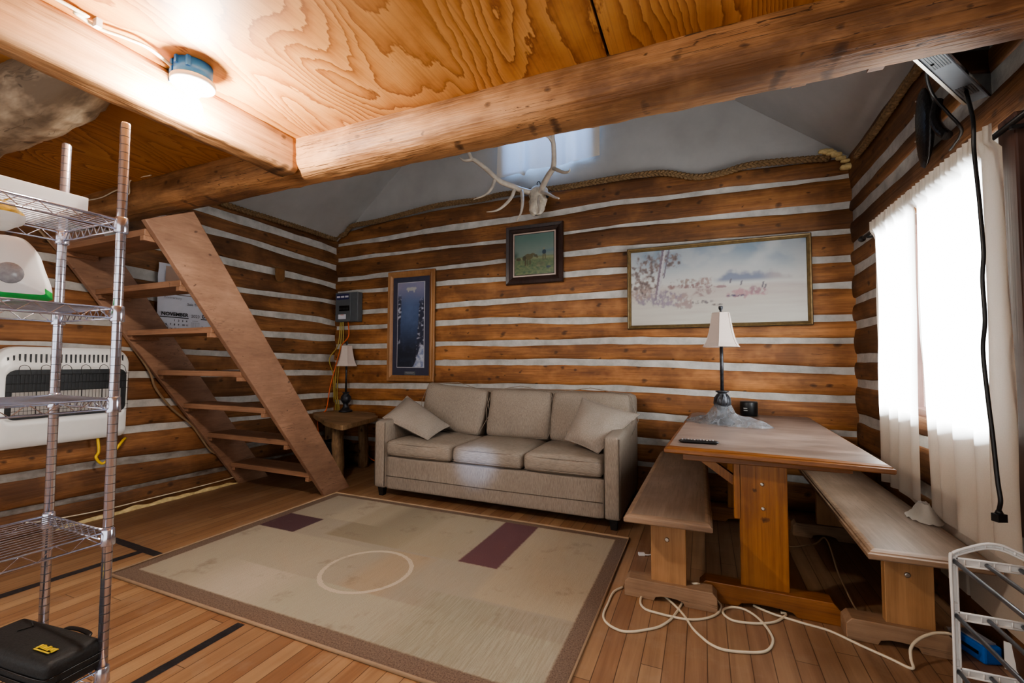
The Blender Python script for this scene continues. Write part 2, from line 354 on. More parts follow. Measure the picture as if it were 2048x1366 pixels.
# ------------------------------------------------------------------ room shell
def lerp(xs, ys, x):
    if x<=xs[0]: return ys[0]
    for a,b,p,q in zip(xs,xs[1:],ys,ys[1:]):
        if x<=b: return p+(q-p)*(x-a)/(b-a)
    return ys[-1]
def log_wall(name, u0, u1, us, chinks, top, place, mats, step=.045, hole=None, tints=None, dirt=None, seed=0):
    mb=MB(); n=int((u1-u0)/step)
    U=[u0+(u1-u0)*i/n for i in range(n+1)]
    def zt(i,u,k):
        if i<0: return (top(u) if callable(top) else top)
        z=lerp(us,chinks[i][k],u)
        return z+mn.noise(V((u*1.9,i*7.3+k*31,seed)))*.011+mn.noise(V((u*7,i*5.3+k*17,seed+9)))*.004
    R=[0,.025,.07,.2,.5,.8,.93,.975,1]; D=[-.014,.001,.006,.010,.011,.010,.006,.001,-.014]
    m=len(chinks)
    for i in range(-1,m):
        # log below chink i (i=-1: top log); its own upper edge = bottom of chink i
        rows=[]
        for r,d in zip(R,D):
            row=[]
            for u in U:
                zu=zt(i,u,1) if i>=0 else zt(-1,u,0); zl=zt(i+1,u,0) if i+1<m else 0.0
                dd=d+mn.noise(V((u*2.3,i*3.1,r*2+seed)))*.008+mn.noise(V((u*9,i*2.7,r*5+seed)))*.003
                row.append(place(u,zu+(zl-zu)*r,dd))
            rows.append(row)
        o=len(mb.v); mb.v+= [V(p) for row in rows for p in row]; w=n+1
        t=tints[i+1] if tints else .5+.25*random.uniform(-1,1)
        for a in range(len(R)-1):
            for b in range(n):
                if hole:
                    zc=sum(mb.v[o+q].z for q in (a*w+b,a*w+b+1,(a+1)*w+b,(a+1)*w+b+1))/4; uc=(U[b]+U[b+1])/2
                    if hole(uc,zc): continue
                mb.f.append([o+a*w+b,o+(a+1)*w+b,o+(a+1)*w+b+1,o+a*w+b+1]); mb.mi.append(0); mb.sm.append(True)
                mb.t.append(t+.12*mn.noise(V((U[b]*.8,i*9,seed))))
        if i>=0:
            rows=[]
            for k,(q,d) in enumerate(((0,-.003),(.5,-.005),(1,-.002))):
                rows.append([place(u,(zt(i,u,0)+.014)*(1-q)+(zt(i,u,1)-.014)*q,d+mn.noise(V((u*5,i*4,k)))*.004) for u in U])
            o=len(mb.v); mb.v+=[V(p) for row in rows for p in row]
            for a in range(2):
                for b in range(n):
                    if hole:
                        zc=mb.v[o+w+b].z; uc=(U[b]+U[b+1])/2
                        if hole(uc,zc): continue
                    mb.f.append([o+a*w+b,o+(a+1)*w+b,o+(a+1)*w+b+1,o+a*w+b+1]); mb.mi.append(1); mb.sm.append(True)
                    mb.t.append(dirt[i] if dirt else 1.0)
    return mb.build(name,mats,kind='structure')
bu=[-3.96,-3.285,-2.46,-1.77,-.73,.955]
bch=[([2.565,2.583,2.617,2.606,2.63,2.592],[2.534,2.536,2.554,2.55,2.586,2.56]),
 ([2.388,2.387,2.394,2.386,2.406,2.374],[2.348,2.348,2.37,2.36,2.379,2.331]),
 ([2.147,2.16,2.177,2.187,2.205,2.166],[2.107,2.113,2.132,2.148,2.156,2.129]),
 ([1.98,1.988,2.016,2.008,2.006,1.964],[1.95,1.949,1.967,1.96,1.956,1.914]),
 ([1.74,1.745,1.776,1.786,1.795,1.76],[1.70,1.70,1.723,1.73,1.735,1.715]),
 ([1.565,1.568,1.586,1.589,1.556,1.507],[1.52,1.525,1.533,1.528,1.502,1.463]),
 ([1.34,1.343,1.357,1.355,1.367,1.34],[1.295,1.295,1.31,1.304,1.31,1.298]),
 ([1.15,1.154,1.158,1.168,1.174,1.112],[1.105,1.108,1.104,1.118,1.115,1.061]),
 ([.879,.892,.908,.924,.934,.897],[.82,.835,.86,.879,.89,.844]),
 ([.681,.703,.71,.71,.711,.638],[.631,.65,.65,.65,.65,.598]),
 ([.49,.49,.49,.49,.485,.45],[.44,.435,.435,.435,.432,.40]),
 ([.27,.273,.28,.28,.28,.27],[.229,.229,.235,.235,.235,.225])]
btint=[.30,.34,.22,.30,.52,.58,.60,.64,.68,.62,.55,.45,.35]
log_wall('wall_back',XL-.1,XR+.1,bu,bch,lambda u: lerp([-3.96,-3.5,-2.7,-1.9,-1.35,-.6,-.2,.2,.86],[2.69,2.745,2.795,2.805,2.81,2.82,2.79,2.745,2.72],u),lambda u,z,d:(u,YB-d,z),[m_log,m_chink],tints=btint)
lu=[1.5,2.1,3.0,3.85,4.08]
lch=[([2.53,2.53,2.531,2.523,2.501],[2.46,2.46,2.46,2.447,2.434]),
 ([2.34,2.34,2.342,2.308,2.301],[2.29,2.29,2.288,2.25,2.235]),
 ([2.11,2.11,2.108,2.087,2.072],[2.05,2.05,2.037,2.035,2.012]),
 ([1.87,1.864,1.848,1.873,1.873],[1.819,1.782,1.802,1.832,1.819]),
 ([1.698,1.68,1.651,1.653,1.62],[1.646,1.63,1.597,1.589,1.569]),
 ([1.46,1.455,1.446,1.451,1.452],[1.41,1.40,1.392,1.381,1.391]),
 ([1.268,1.24,1.23,1.22,1.211],[1.245,1.211,1.18,1.145,1.145]),
 ([1.06,1.058,1.05,1.041,1.03],[1.01,1.011,1.0,.984,.98]),
 ([.85,.841,.80,.771,.77],[.80,.786,.75,.719,.715]),
 ([.65,.64,.605,.587,.585],[.60,.585,.57,.553,.55]),
 ([.42,.40,.345,.33,.33],[.375,.349,.305,.29,.29]),
 ([.19,.18,.17,.165,.165],[.16,.152,.14,.135,.135])]
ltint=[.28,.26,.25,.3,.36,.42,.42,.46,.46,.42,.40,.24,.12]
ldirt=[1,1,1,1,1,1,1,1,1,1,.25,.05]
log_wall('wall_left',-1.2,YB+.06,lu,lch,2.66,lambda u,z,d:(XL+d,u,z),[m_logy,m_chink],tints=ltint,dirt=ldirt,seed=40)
rch=[([2.463]*2,[2.385]*2),([2.29]*2,[2.212]*2),([2.05]*2,[1.99]*2),([1.874]*2,[1.813]*2),([1.637]*2,[1.589]*2),([1.454]*2,[1.405]*2),([1.207]*2,[1.151]*2),
 ([1.028]*2,[.972]*2),([.768]*2,[.711]*2),([.52]*2,[.46]*2),([.27]*2,[.22]*2)]
WY0,WY1,WZ0,WZ1=2.21,3.30,.87,1.93
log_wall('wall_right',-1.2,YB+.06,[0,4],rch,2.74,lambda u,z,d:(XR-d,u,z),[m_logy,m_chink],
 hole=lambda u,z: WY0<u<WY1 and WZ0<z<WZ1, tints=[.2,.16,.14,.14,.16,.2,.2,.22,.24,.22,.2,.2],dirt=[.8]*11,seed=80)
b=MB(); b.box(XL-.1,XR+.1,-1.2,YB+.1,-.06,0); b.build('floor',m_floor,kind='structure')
b=MB(); b.box(XL-.05,-2.752,-1.2,1.66,ZC,ZC+.02); b.box(-2.748,-.308,-1.2,1.66,ZC,ZC+.02); b.box(-.298,XR+.05,-1.2,1.66,ZC,ZC+.02)
b.box(XL-.05,XR+.05,-1.2,1.66,ZC+.021,ZC+.04,1); b.build('ceiling',[m_ply,m_black],kind='structure')
SL,SR=.854,.804; XM=(2.728-2.676+SL*-3.947*-1*-1+SR*1.056)/(SL+SR)
XM=-1.49; ZM=4.77
b=MB(); b.add([(XL-.3,-1.2,2.326),(XL-.3,YB+.1,2.326),(XM,YB+.1,ZM),(XM,-1.2,ZM)],[(0,1,2,3)]); b.build('ceiling_left',m_plaster,kind='structure')
b=MB(); b.add([(XR+.3,-1.2,2.487),(XR+.3,YB+.1,2.487),(XM,YB+.1,ZM),(XM,-1.2,ZM)],[(0,3,2,1)]); b.build('ceiling_right',m_plaster,kind='structure')
GY=YB+.012; gx0,gx1,gz0,gz1=-1.82,-.96,3.10,3.85
b=MB()
b.add([(XL-.06,GY,2.55),(gx0,GY,2.55),(gx0,GY,4.6),(XL-.06,GY,4.6)],[(0,1,2,3)])
b.add([(gx1,GY,2.55),(XR+.06,GY,2.55),(XR+.06,GY,4.6),(gx1,GY,4.6)],[(0,1,2,3)])
b.add([(gx0,GY,2.55),(gx1,GY,2.55),(gx1,GY,gz0),(gx0,GY,gz0)],[(0,1,2,3)])
b.add([(gx0,GY,gz1),(gx1,GY,gz1),(gx1,GY,4.8),(gx0,GY,4.8)],[(0,1,2,3)])
for q in ((gx0,gz0,gx1,gz0),(gx0,gz1,gx1,gz1),(gx0,gz0,gx0,gz1),(gx1,gz0,gx1,gz1)):
    b.add([(q[0],GY,q[1]),(q[2],GY,q[3]),(q[2],GY+.14,q[3]),(q[0],GY+.14,q[1])],[(0,1,2,3)])
b.build('wall_gable',m_plaster,kind='structure')
# main loft beam: a squared log, slightly irregular
def beam_log(name, a, c, ry, rz, mat, sq=3.2, n=90, seg=28, wob=.010, taper=None, seed=0, axis=0):
    mb=MB(); rows=[]
    for i in range(n+1):
        t=i/n; p=V(a).lerp(V(c),t)
        for k in range(seg):
            an=2*math.pi*k/seg; ca,sa=math.cos(an),math.sin(an)
            rr=(abs(ca)**sq+abs(sa)**sq)**(-1/sq)
            w=1+wob*8*mn.noise(V((t*9+seed,ca*1.3,sa*1.3)))*.35+wob*4.5*mn.noise(V((t*26+seed,ca*2.2,sa*2.2)))+wob*2.5*mn.noise(V((t*80+seed,ca*5,sa*5)))*(1.6 if sa<-.2 else .7)
            g=taper(t) if taper else 1
            q=V((0,ca*rr*ry,sa*rr*rz)) if axis==0 else V((ca*rr*ry,0,sa*rr*rz))
            rows.append(p+q*w*g)
    fs=[(i*seg+k,i*seg+(k+1)%seg,(i+1)*seg+(k+1)%seg,(i+1)*seg+k) for i in range(n) for k in range(seg)]
    fs+= [tuple(range(seg))[::-1], tuple(range(n*seg,(n+1)*seg))]
    mb.add(rows,fs,0,True); return mb
mb=beam_log('beam',(XL,1.70,2.207),(XR+.02,1.70,2.212),.112,.112,m_beam,2.8,160,32,.012)
mb.build('beam',m_beam,kind='structure')
mb=beam_log('beam',(-1.935,-1.1,2.185),(-1.935,1.60,2.185),.068,.092,m_joist,7,80,28,.009,axis=1,seed=5)
mb.build('beam',m_joist,kind='structure')
mb=beam_log('beam',(XL,.86,2.21),(-2.0,.86,2.21),.135,.13,m_bark,2.1,60,28,.02,taper=lambda t: 1 if t<.78 else 1-.42*((t-.78)/.22)**1.6,seed=11)
mb.build('beam',m_bark,kind='structure')
# window in the right wall
b=MB(); 
for y0,y1,z0,z1 in ((WY0-.03,WY0+.03,WZ0-.03,WZ1+.03),(WY1-.03,WY1+.03,WZ0-.03,WZ1+.03),(WY0,WY1,WZ0-.03,WZ0+.03),(WY0,WY1,WZ1-.03,WZ1+.03),(2.74,2.79,WZ0,WZ1)):
    b.box(XR+.02,XR+.17,y0,y1,z0,z1)
w1=b.build('window_1',m_casing,kind='structure')
b=MB(); b.box(XR+.10,XR+.104,WY0,WY1,WZ0,WZ1); b.build('pane',clear('window glass',(.9,.95,1),.12),w1)
b=MB(); b.box(1.0,1.05,2.06,2.16,.55,2.02); b.build('trim_1',m_casing,bevel=.006,kind='structure')
b=MB()
for x0,x1,z0,z1 in ((gx0,gx0+.04,gz0,gz1),(gx1-.04,gx1,gz0,gz1),(gx0,gx1,gz0,gz0+.04),(gx0,gx1,gz1-.04,gz1),((gx0+gx1)/2-.02,(gx0+gx1)/2+.02,gz0,gz1)):
    b.box(x0,x1,GY+.08,GY+.13,z0,z1)
w2=b.build('window_2',m_casing,kind='structure')
b=MB(); b.box(gx0,gx1,GY+.10,GY+.104,gz0,gz1); b.build('pane',bpy.data.materials['window glass'],w2)
# ------------------------------------------------------------------ light
W=bpy.data.worlds.new('daylight'); bpy.context.scene.world=W; W.use_nodes=True
bg=W.node_tree.nodes['Background']; bg.inputs[0].default_value=(1.0,.985,.97,1); bg.inputs[1].default_value=WORLD
def area(name, loc, tgt, sx, sy, power, c):
    d=bpy.data.lights.new(name,'AREA'); d.shape='RECTANGLE'; d.size=sx; d.size_y=sy; d.energy=power; d.color=c
    o=bpy.data.objects.new(name,d); COL.objects.link(o); o.location=loc; o.rotation_euler=(V(tgt)-V(loc)).to_track_quat('-Z','Y').to_euler(); return o
area('daylight_side_window',(3.7,2.85,1.6),(XR,2.9,1.4),1.3,1.3,PSIDE,(.86,.93,1))
area('daylight_gable_window',(-1.39,4.75,4.15),(-1.39,4.05,3.15),.8,.5,PGAB,(.22,.47,1))
# ------------------------------------------------------------------ rug
def rug_mat():
    s=NT('patterned rug',.95); tc=s.n.new('ShaderNodeTexCoord'); sp=s.n.new('ShaderNodeSeparateXYZ'); s.l.new(tc.outputs['Object'],sp.inputs[0])
    wob=s.math('MULTIPLY',s.math('SUBTRACT',s.noise(s.obj((60,60,1)),1,2),.5),.012)
    X=s.math('ADD',sp.outputs[0],wob); Y=s.math('ADD',sp.outputs[1],wob)
    def ss(v,e,soft):   # 0 below e, 1 above
        return s.math('ADD',s.math('DIVIDE',s.math('SUBTRACT',v,e),soft),.5,clamp=True)
    def rect(x0,x1,y0,y1,soft=.012,sx=None):
        a=s.math('MULTIPLY',ss(X,x0,sx or soft),s.math('SUBTRACT',1,ss(X,x1,sx or soft)))
        b=s.math('MULTIPLY',ss(Y,y0,soft),s.math('SUBTRACT',1,ss(Y,y1,soft))); return s.math('MULTIPLY',a,b)
    c=s.mix(s.noise(s.obj((1.2,1.2,1)),1,3),(.335,.295,.23),(.40,.355,.275))
    for (r,k,col) in ((rect(-2.9,-1.9,1.48,2.2,.02,.35),.55,(.45,.40,.30)),
        (rect(-2.3,-1.72,2.26,2.97,.012,.05),.75,(.265,.225,.155)),(rect(-1.85,-1.30,2.26,2.97,.012,.3),.75,(.37,.32,.225)),
        (rect(-1.05,-.5,1.95,2.97,.012,.05),.65,(.45,.375,.26)),(rect(-1.72,-1.45,1.74,2.24,.012,.1),.6,(.42,.315,.20)),
        (rect(-2.0,-.5,1.46,1.78,.015,.2),.8,(.42,.39,.295)),(rect(-1.22,-.85,1.46,1.93,.012,.12),.75,(.36,.335,.25)),
        (rect(-2.4,-2.0,1.46,1.78,.012,.25),.6,(.56,.49,.39)),(rect(-2.53,-2.1,2.5,2.97,.012,.1),.4,(.50,.43,.31))):
        c=s.mix(s.math('MULTIPLY',r,k),c,col)
    # woven streaks along y
    st=s.noise(s.obj((150,7,1)),1,2,.6); stk=s.ramp(st,[(.40,(0,0,0)),(.62,(1,1,1))])
    c=s.mix(s.math('MULTIPLY',s.math('MULTIPLY',stk,rect(-1.3,-.5,1.46,1.93,.02,.3)),.35),c,(.22,.20,.14))
    c=s.mix(s.math('MULTIPLY',stk,.12),c,(.25,.20,.13))
    c=s.mix(rect(-2.86,-2.525,2.2,2.465),c,(.092,.045,.052)); c=s.mix(rect(-1.30,-1.055,2.262,2.97),c,(.145,.068,.075))
    dx=s.math('ADD',X,1.70); dy=s.math('SUBTRACT',Y,1.97)
    d=s.math('SQRT',s.math('ADD',s.math('MULTIPLY',dx,dx),s.math('MULTIPLY',dy,dy)))
    ring=s.math('LESS_THAN',s.math('ABSOLUTE',s.math('SUBTRACT',d,.238)),.012); c=s.mix(s.math('MULTIPLY',ring,.9),c,(.58,.51,.40))
    # stains
    sv=s.noise(s.obj((2.6,2.6,1),(4,1,0)),1.6,5,.7); c=s.mix(s.ramp(sv,[(.58,(0,0,0)),(.74,(.55,.55,.55))]),c,(.17,.135,.10))
    inn=rect(-2.845,-.532,1.482,2.935,.01); pile=s.noise(s.obj((160,160,1)),1,2)
    bord=s.ramp(pile,[(.3,(.12,.08,.058)),(.7,(.25,.18,.135))])
    c=s.mix(inn,bord,c); c=s.mix(s.math('MULTIPLY',s.math('SUBTRACT',pile,.5),.5,clamp=True),c,(.15,.12,.08))
    s.color(c); s.bump(pile,.5,.004); return s.m
b=MB()
RX0,RX1,RY0,RY1=-2.935,-.455,1.388,3.0
def rg(u,v):
    x=RX0+(RX1-RX0)*u; y=RY0+(RY1-RY0)*v; e=min(u*40,(1-u)*40,v*26,(1-v)*26,1)
    return (x,y,.004+.006*min(1,e)+.002*mn.noise(V((x*3,y*3,0))))
b.grid(80,52,rg); 
rug=b.build('area_rug',rug_mat(),label='large beige area rug with purple blocks, a pale ring and a brown border',cat='rug')
b=MB(); b.tube([(RX0,RY0,.007),(RX1,RY0,.007),(RX1,RY1,.007),(RX0,RY1,.007)],.008,8,closed=True)
b.build('binding',plain('tan rug binding',(.36,.25,.16),.9),rug)
# dark tape on the floor
def tape(x0,y0,x1,y1,w,lab):
    b=MB(); a=V((x0,y0,.001)); c=V((x1,y1,.001)); d=(c-a).normalized(); n=V((-d.y,d.x,0)); k=24
    def f(u,v):
        p=a.lerp(c,u)+n*(v-.5)*(w+.006*mn.noise(V((u*14,v,x0)))); p.z=.0015+.0006*mn.noise(V((u*20,v*2,1))); return p
    b.grid(k,2,f); b.build('tape_strip',m_tape,label=lab,cat='tape',group='dark tape strips on the floor')
tape(-3.18,.55,-3.115,1.655,.055,'dark tape strip on the floor running behind the wire shelf posts')
tape(-3.50,1.668,-2.955,1.645,.05,'short dark tape strip crossing at the near left corner of the rug')
tape(-1.866,.7,-1.868,1.372,.045,'dark tape strip running from the near edge of the rug toward the camera')
tape(-.475,1.355,-.36,1.352,.03,'small dark tape scrap beside the near right corner of the rug')
# ------------------------------------------------------------------ staircase
st=thing('staircase','open wooden plank staircase leading up to the loft beam beside the left log wall','staircase',(-3.5,3.0,0))
side=[(2.907,0),(1.507,1.968),(1.775,2.098),(3.199,0)]
for x in (-3.012,-4.028):
    b=MB(); b.prism([(x,y-(0 if x>-3.5 else .03),z) for y,z in side],(.042,0,0)); b.build('stringer',m_strg,st,bevel=.004)
TR=[(2.772,.197),(2.555,.498),(2.35,.772),(2.15,1.05),(1.935,1.352),(1.735,1.635),(1.53,1.905)]
for y,z in TR:
    b=MB(); b.box(-3.984,-3.014,y,y+.235,z-.02,z+.02); b.build('tread',m_stair,st,bevel=.004)
    for x0,x1 in ((-3.984,-3.945),(-3.05,-3.014)):
        b=MB(); b.box(x0,x1,y-.004+(.02 if x0<-3.5 else 0),y+.20,z-.05,z-.0205); b.build('cleat',m_stair,st,bevel=.002)
# ------------------------------------------------------------------ sofa
so=thing('sofa','three seat grey brown fabric sofa against the back log wall','sofa',(-1.56,3.5,0))
b=MB(); b.cushion((-1.567,3.50,.20),.93,.395,.138,.02,.0,16,nz=.001); fr=b.build('frame',m_sofa,so)
b=MB(); b.tube([(-2.49,3.104,.175),(-1.567,3.102,.172),(-.645,3.104,.177)],.0025,6); b.build('seam',m_seam,fr)
for sx,x in ((-1,-2.552),(1,-.582)):
    b=MB(); b.cushion((x,3.535,.36),.058,.445,.293,.026,.008,14,nz=.001,
        top=lambda q: V((q.x,q.y,q.z+(.02*(q.y/.44) if q.z>0 else 0)))); a=b.build('arm',m_sofa,so)
    b=MB(); y=3.093
    for xx in (x-.05,x+.05): b.tube([(xx,y,.09),(xx,y,.62)],.003,6)
    b.build('piping',m_seam,a)
b=MB(); b.cushion((-1.565,3.905,.47),1.04,.075,.41,.05,.01,16,nz=.002); b.build('backrest',m_sofa,so)
for i,(x0,x1) in enumerate(((-2.493,-1.848),(-1.848,-1.238),(-1.238,-.642))):
    b=MB(); b.cushion(((x0+x1)/2,3.43,.408),(x1-x0)/2-.002,.345,.067,.045,.018,16,seed=i,nz=.003); c=b.build('seat_cushion',m_sofat,so)
    b=MB(); q=(x1-x0)/2-.012; xm=(x0+x1)/2
    for zz in (.452,.36): b.tube(curve([(xm-q,3.10,zz),(xm-q*.5,3.084,zz+.002),(xm,3.079,zz+.003),(xm+q*.5,3.084,zz+.002),(xm+q,3.10,zz)],6),.003,6)
    b.build('piping',m_sofa,c)
for i,(cx,hw,rz,dx,hh,ty) in enumerate(((-2.17,.335,.0,.0,.205,.085),(-1.50,.30,0,0,.205,0),(-.87,.335,0,0,.205,.0))):
    m=Matrix.Rotation(math.radians(-13),4,'X')@Matrix.Rotation(ty*1.1,4,'Y')
    b=MB(); b.cushion((cx,3.715,.675+(.02 if i==0 else 0)),hw,.078,hh+.01,.05,.0,16,m=m,seed=10+i,nz=.006,
        top=lambda q: V((q.x,q.y+(.035*(1-min(1,abs(q.x)/.33)**2)*(1-min(1,abs(q.z)/.23)**2))*(1 if q.y>0 else -1),q.z)))
    c=b.build('back_cushion',m_sofa,so)
    b=MB(); P=[m@V((a*(hw-.018),-.075+.012,d*(hh-.008))) + V((cx,3.715,.675+(.02 if i==0 else 0))) for a,d in ((-1,-1),(1,-1),(1,1),(-1,1))]
    b.tube(curve(P+[P[0]],2),.0032,6); b.build('piping',m_sofa,c)
for x in (-2.55,-.575):
    for y in (3.135,3.92):
        b=MB(); b.lathe([(.028,0),(.04,.075)],(x,y,0),4,0,False,rot=math.pi/4); b.build('leg',m_black,so)
def pillow(P, th, lab, seed):
    # square scatter cushion from four corners (bilinear patch with thickness)
    P=[V(p) for p in P]; n=((P[1]-P[0]).cross(P[3]-P[0])).normalized(); N=22; b=MB()
    def f(sg):
        def g(u,v):
            a,c=2*u-1,2*v-1; k=(max(0,1-abs(a)**2.6)*max(0,1-abs(c)**2.6))**.62
            pin=1-.05*(1-a*a)*abs(c)**3-.05*(1-c*c)*abs(a)**3
            uu,vv=.5+a*.5*(1-.055*(1-c*c)*(abs(a)**2)),.5+c*.5*(1-.055*(1-a*a)*(abs(c)**2))
            p=P[0]*(1-uu)*(1-vv)+P[1]*uu*(1-vv)+P[2]*uu*vv+P[3]*(1-uu)*vv
            return p+n*sg*(th*k+.010*mn.noise(p*9+V((seed,0,0)))*k)
        return g
    b.grid(N,N,f(1)); b.grid(N,N,f(-1))
    o=b.build('throw_pillow',m_pil,label=lab,cat='pillow',group='scatter pillows on the sofa')
    m=MB(); e=[]
    g=f(1)
    for k in range(N): e.append(g(k/N,0))
    for k in range(N): e.append(g(1,k/N))
    for k in range(N): e.append(g(1-k/N,1))
    for k in range(N): e.append(g(0,1-k/N))
    m.tube(e,.0045,6,closed=True); m.build('piping',m_pil,o)
pillow([at(765,836,y=3.20),at(856,880,y=3.20),at(900,852,y=3.50),at(814,792,y=3.56)],.075,'grey scatter pillow slumped over the left arm of the sofa',1)
pillow([at(1130,879,y=3.34),at(1196,907,y=3.24),at(1279,829,y=3.46),at(1164,795,y=3.54)],.072,'grey scatter pillow leaning by the right arm of the sofa',2)
# ------------------------------------------------------------------ trestle table and benches
def moulded_top(name, P, z, th, mats, parent, ed=.022):
    # polygon slab with a stepped edge: faces of the top carry material 0, edge material 1
    P=[V((x,y,0)) for x,y in P]; c=sum(P,V())/len(P); b=MB(); n=len(P)
    def ring(off,zz):
        out=[]
        for i in range(n):
            a=(P[i]-P[i-1]).normalized(); d=(P[(i+1)%n]-P[i]).normalized(); na=V((-a.y,a.x,0)); nd=V((-d.y,d.x,0)); k=(na+nd)/(1+na.dot(nd))
            out.append(P[i]+k*off+V((0,0,zz)))
        return out
    R=[ring(.004,z-th),ring(0,z-th+.005),ring(0,z-th*.42),ring(.007,z-th*.32),ring(.009,z-th*.2),ring(.018,z-th*.06),ring(ed,z)]
    o=b.add([p for r in R for p in r],[],0)
    for k in range(len(R)-1):
        for i in range(n): b.f.append([o+k*n+i,o+k*n+(i+1)%n,o+(k+1)*n+(i+1)%n,o+(k+1)*n+i]); b.mi.append(1); b.sm.append(False); b.t.append(.5)
    b.f.append([o+(len(R)-1)*n+i for i in range(n)]); b.mi.append(0); b.sm.append(False); b.t.append(.5)
    b.f.append([o+i for i in range(n)][::-1]); b.mi.append(1); b.sm.append(False); b.t.append(.5)
    return b.build(name,mats,parent)
def foot(name,x0,x1,y0,y1,h,mat,parent,chamf=.03,arch=.12):
    xm=(x0+x1)/2; pts=[(x0,0),(x0+ (x1-x0)*.28,0)]
    for k in range(7):
        a=math.pi*k/6; pts.append((xm-arch*math.cos(a),.028*math.sin(a)**.6 if 0<k<6 else 0))
    pts+=[(x1-(x1-x0)*.28,0),(x1,0),(x1,h-chamf),(x1-chamf*.9,h),(x0+chamf*.9,h),(x0,h-chamf)]
    b=MB(); b.prism([(x,y0,z) for x,z in pts],(0,y1-y0,0)); return b.build(name,mat,parent,bevel=.003)
tb=thing('trestle_table','varnished pine trestle table with a worn top between the two benches','table',(.28,3.1,0))
moulded_top('table_top',[(-.183,2.345),(.706,2.262),(.745,3.98),(.70,4.025),(-.06,4.025),(-.105,3.95)],.735,.034,[m_ttop,m_tblx],tb)
for y in (2.44,3.66):
    b=MB(); b.box(.152,.352,y-.02,y+.02,.088,.70); lg=b.build('leg',m_tbl,tb,bevel=.003)
    if y<3:
        for x,z in ((.248,.575),(.25,.462)):
            b=MB(); b.lathe([(.0085,0),(.0085,.004),(.005,.006)],(x,y-.02,z),12,m=Matrix.Rotation(math.pi/2,4,'X')); b.build('bolt',m_bolt,lg)
    foot('foot',-.03,.54,y-.045,y+.045,.095,m_tblx,tb)
    b=MB(); b.box(-.10,.60,y-.03,y+.03,.66,.70); b.build('crosspiece',m_tblx,tb,bevel=.003)
b=MB(); b.box(.232,.272,2.46,3.64,.44,.58); b.build('stretcher',m_tblx,tb,bevel=.003)
for x in (.13,):
    for y,d in ((2.47,.0),):
        b=MB(); b.box(.128,.16,2.42,2.46,.40,.70); b.build('brace',m_tbl,tb,bevel=.003)
b=MB(); b.beam((.20,2.49,.52),(-.04,2.49,.69),.04,.05,(0,1,0)); b.build('brace',m_tbl,tb)
def bench(P, z, xl, xr, pl, pr, y0, y1, lab, loc):
    t=thing('bench',lab,'bench',loc,'benches at the trestle table')
    moulded_top('seat',P,z,.036,[m_bench,m_bedge],t,.03)
    for y in (y0,y1):
        b=MB(); b.box(pl,pr,y-.02,y+.02,.085,z-.036); lg=b.build('leg',m_bleg,t,bevel=.003)
        if y==y0:
            b=MB(); b.lathe([(.011,0),(.011,.003),(.007,.006)],((pl+pr)/2-.005,y-.02,.29),12,m=Matrix.Rotation(math.pi/2,4,'X')); b.build('bolt',m_bolt,lg)
        foot('foot',xl,xr,y-.045,y+.045,.088,m_bfoot,t,.022,.07)
    b=MB(); b.box((pl+pr)/2-.015,(pl+pr)/2+.015,y0+.02,y1-.02,.24,.34); b.build('stretcher',m_bleg,t,bevel=.003)
    return t
bench([(-.354,2.168),(.030,2.180),(.018,3.86),(-.325,3.86)],.432,-.372,.046,-.247,-.087,2.335,3.55,'long worn wooden bench between the sofa and the table','' or (-.16,3.0,0))
bench([(.572,2.142),(.965,2.158),(.965,3.86),(.605,3.86)],.432,.535,.888,.675,.835,2.35,3.55,'long worn wooden bench below the curtained side window',(.77,3.0,0))
# things on the table
def lamp(loc, lab):
    x,y,z=loc; t=thing('table_lamp',lab,'lamp',loc,'matching bronze table lamps')
    b=MB(); b.lathe([(.075,0),(.075,.012),(.07,.018),(.045,.03),(.03,.06),(.027,.085),(.034,.10),(.05,.125),(.054,.15),(.046,.178),(.028,.20),(.03,.208),(.042,.214),(.042,.219),(.014,.224)],(x,y,z),24)
    for k in range(10):
        a=k*2*math.pi/10; b.tube([V((x,y,z))+V((math.cos(a+d)*r,math.sin(a+d)*r,h)) for d,r,h in ((0,.036,.105),(.2,.053,.135),(.35,.05,.17),(.5,.03,.197))],.004,5)
    b.build('base',m_bronze,t)
    b=MB(); b.lathe([(.011,.22),(.011,.60)],(x,y,z),14); b.build('pole',m_bronze,t)
    prof=[(.122,.518),(.117,.526),(.105,.545),(.093,.575),(.082,.615),(.073,.66),(.065,.705),(.058,.748)]
    b=MB(); b.lathe(prof,(x,y,z),6,0,False,rot=.35,caps=False); b.lathe([(r-.003,h) for r,h in prof][::-1],(x,y,z),6,0,False,rot=.35,caps=False)
    sh=b.build('lamp_shade',m_shade,t)
    b=MB()
    for k in range(6):
        a=.35+k*math.pi/3; b.tube([V((x+r*math.cos(a),y+r*math.sin(a),z+h)) for r,h in prof],.0022,5)
    b.tube([(x+.123*math.cos(.35+k*math.pi/3),y+.123*math.sin(.35+k*math.pi/3),z+.518) for k in range(6)],.0025,5,closed=True)
    b.tube([(x+.058*math.cos(.35+k*math.pi/3),y+.058*math.sin(.35+k*math.pi/3),z+.748) for k in range(6)],.0025,5,closed=True)
    b.build('trim',m_shade,sh)
    b=MB(); b.lathe([(.004,.60),(.004,.752),(.008,.756),(.006,.764),(.013,.775),(.015,.79),(.013,.795)],(x,y,z),12)
    for k in range(3):
        a=.35+k*2*math.pi/3; b.tube([(x,y,z+.745),(x+.057*math.cos(a),y+.057*math.sin(a),z+.747)],.0015,5)
    b.build('finial',m_bronze,t)
    return t
lamp((.117,3.34,.7355),'bronze table lamp with pale bell shade rising from the grey bag on the table')
lamp((-3.735,3.93,.572),'bronze table lamp with pale bell shade on the rustic corner table')
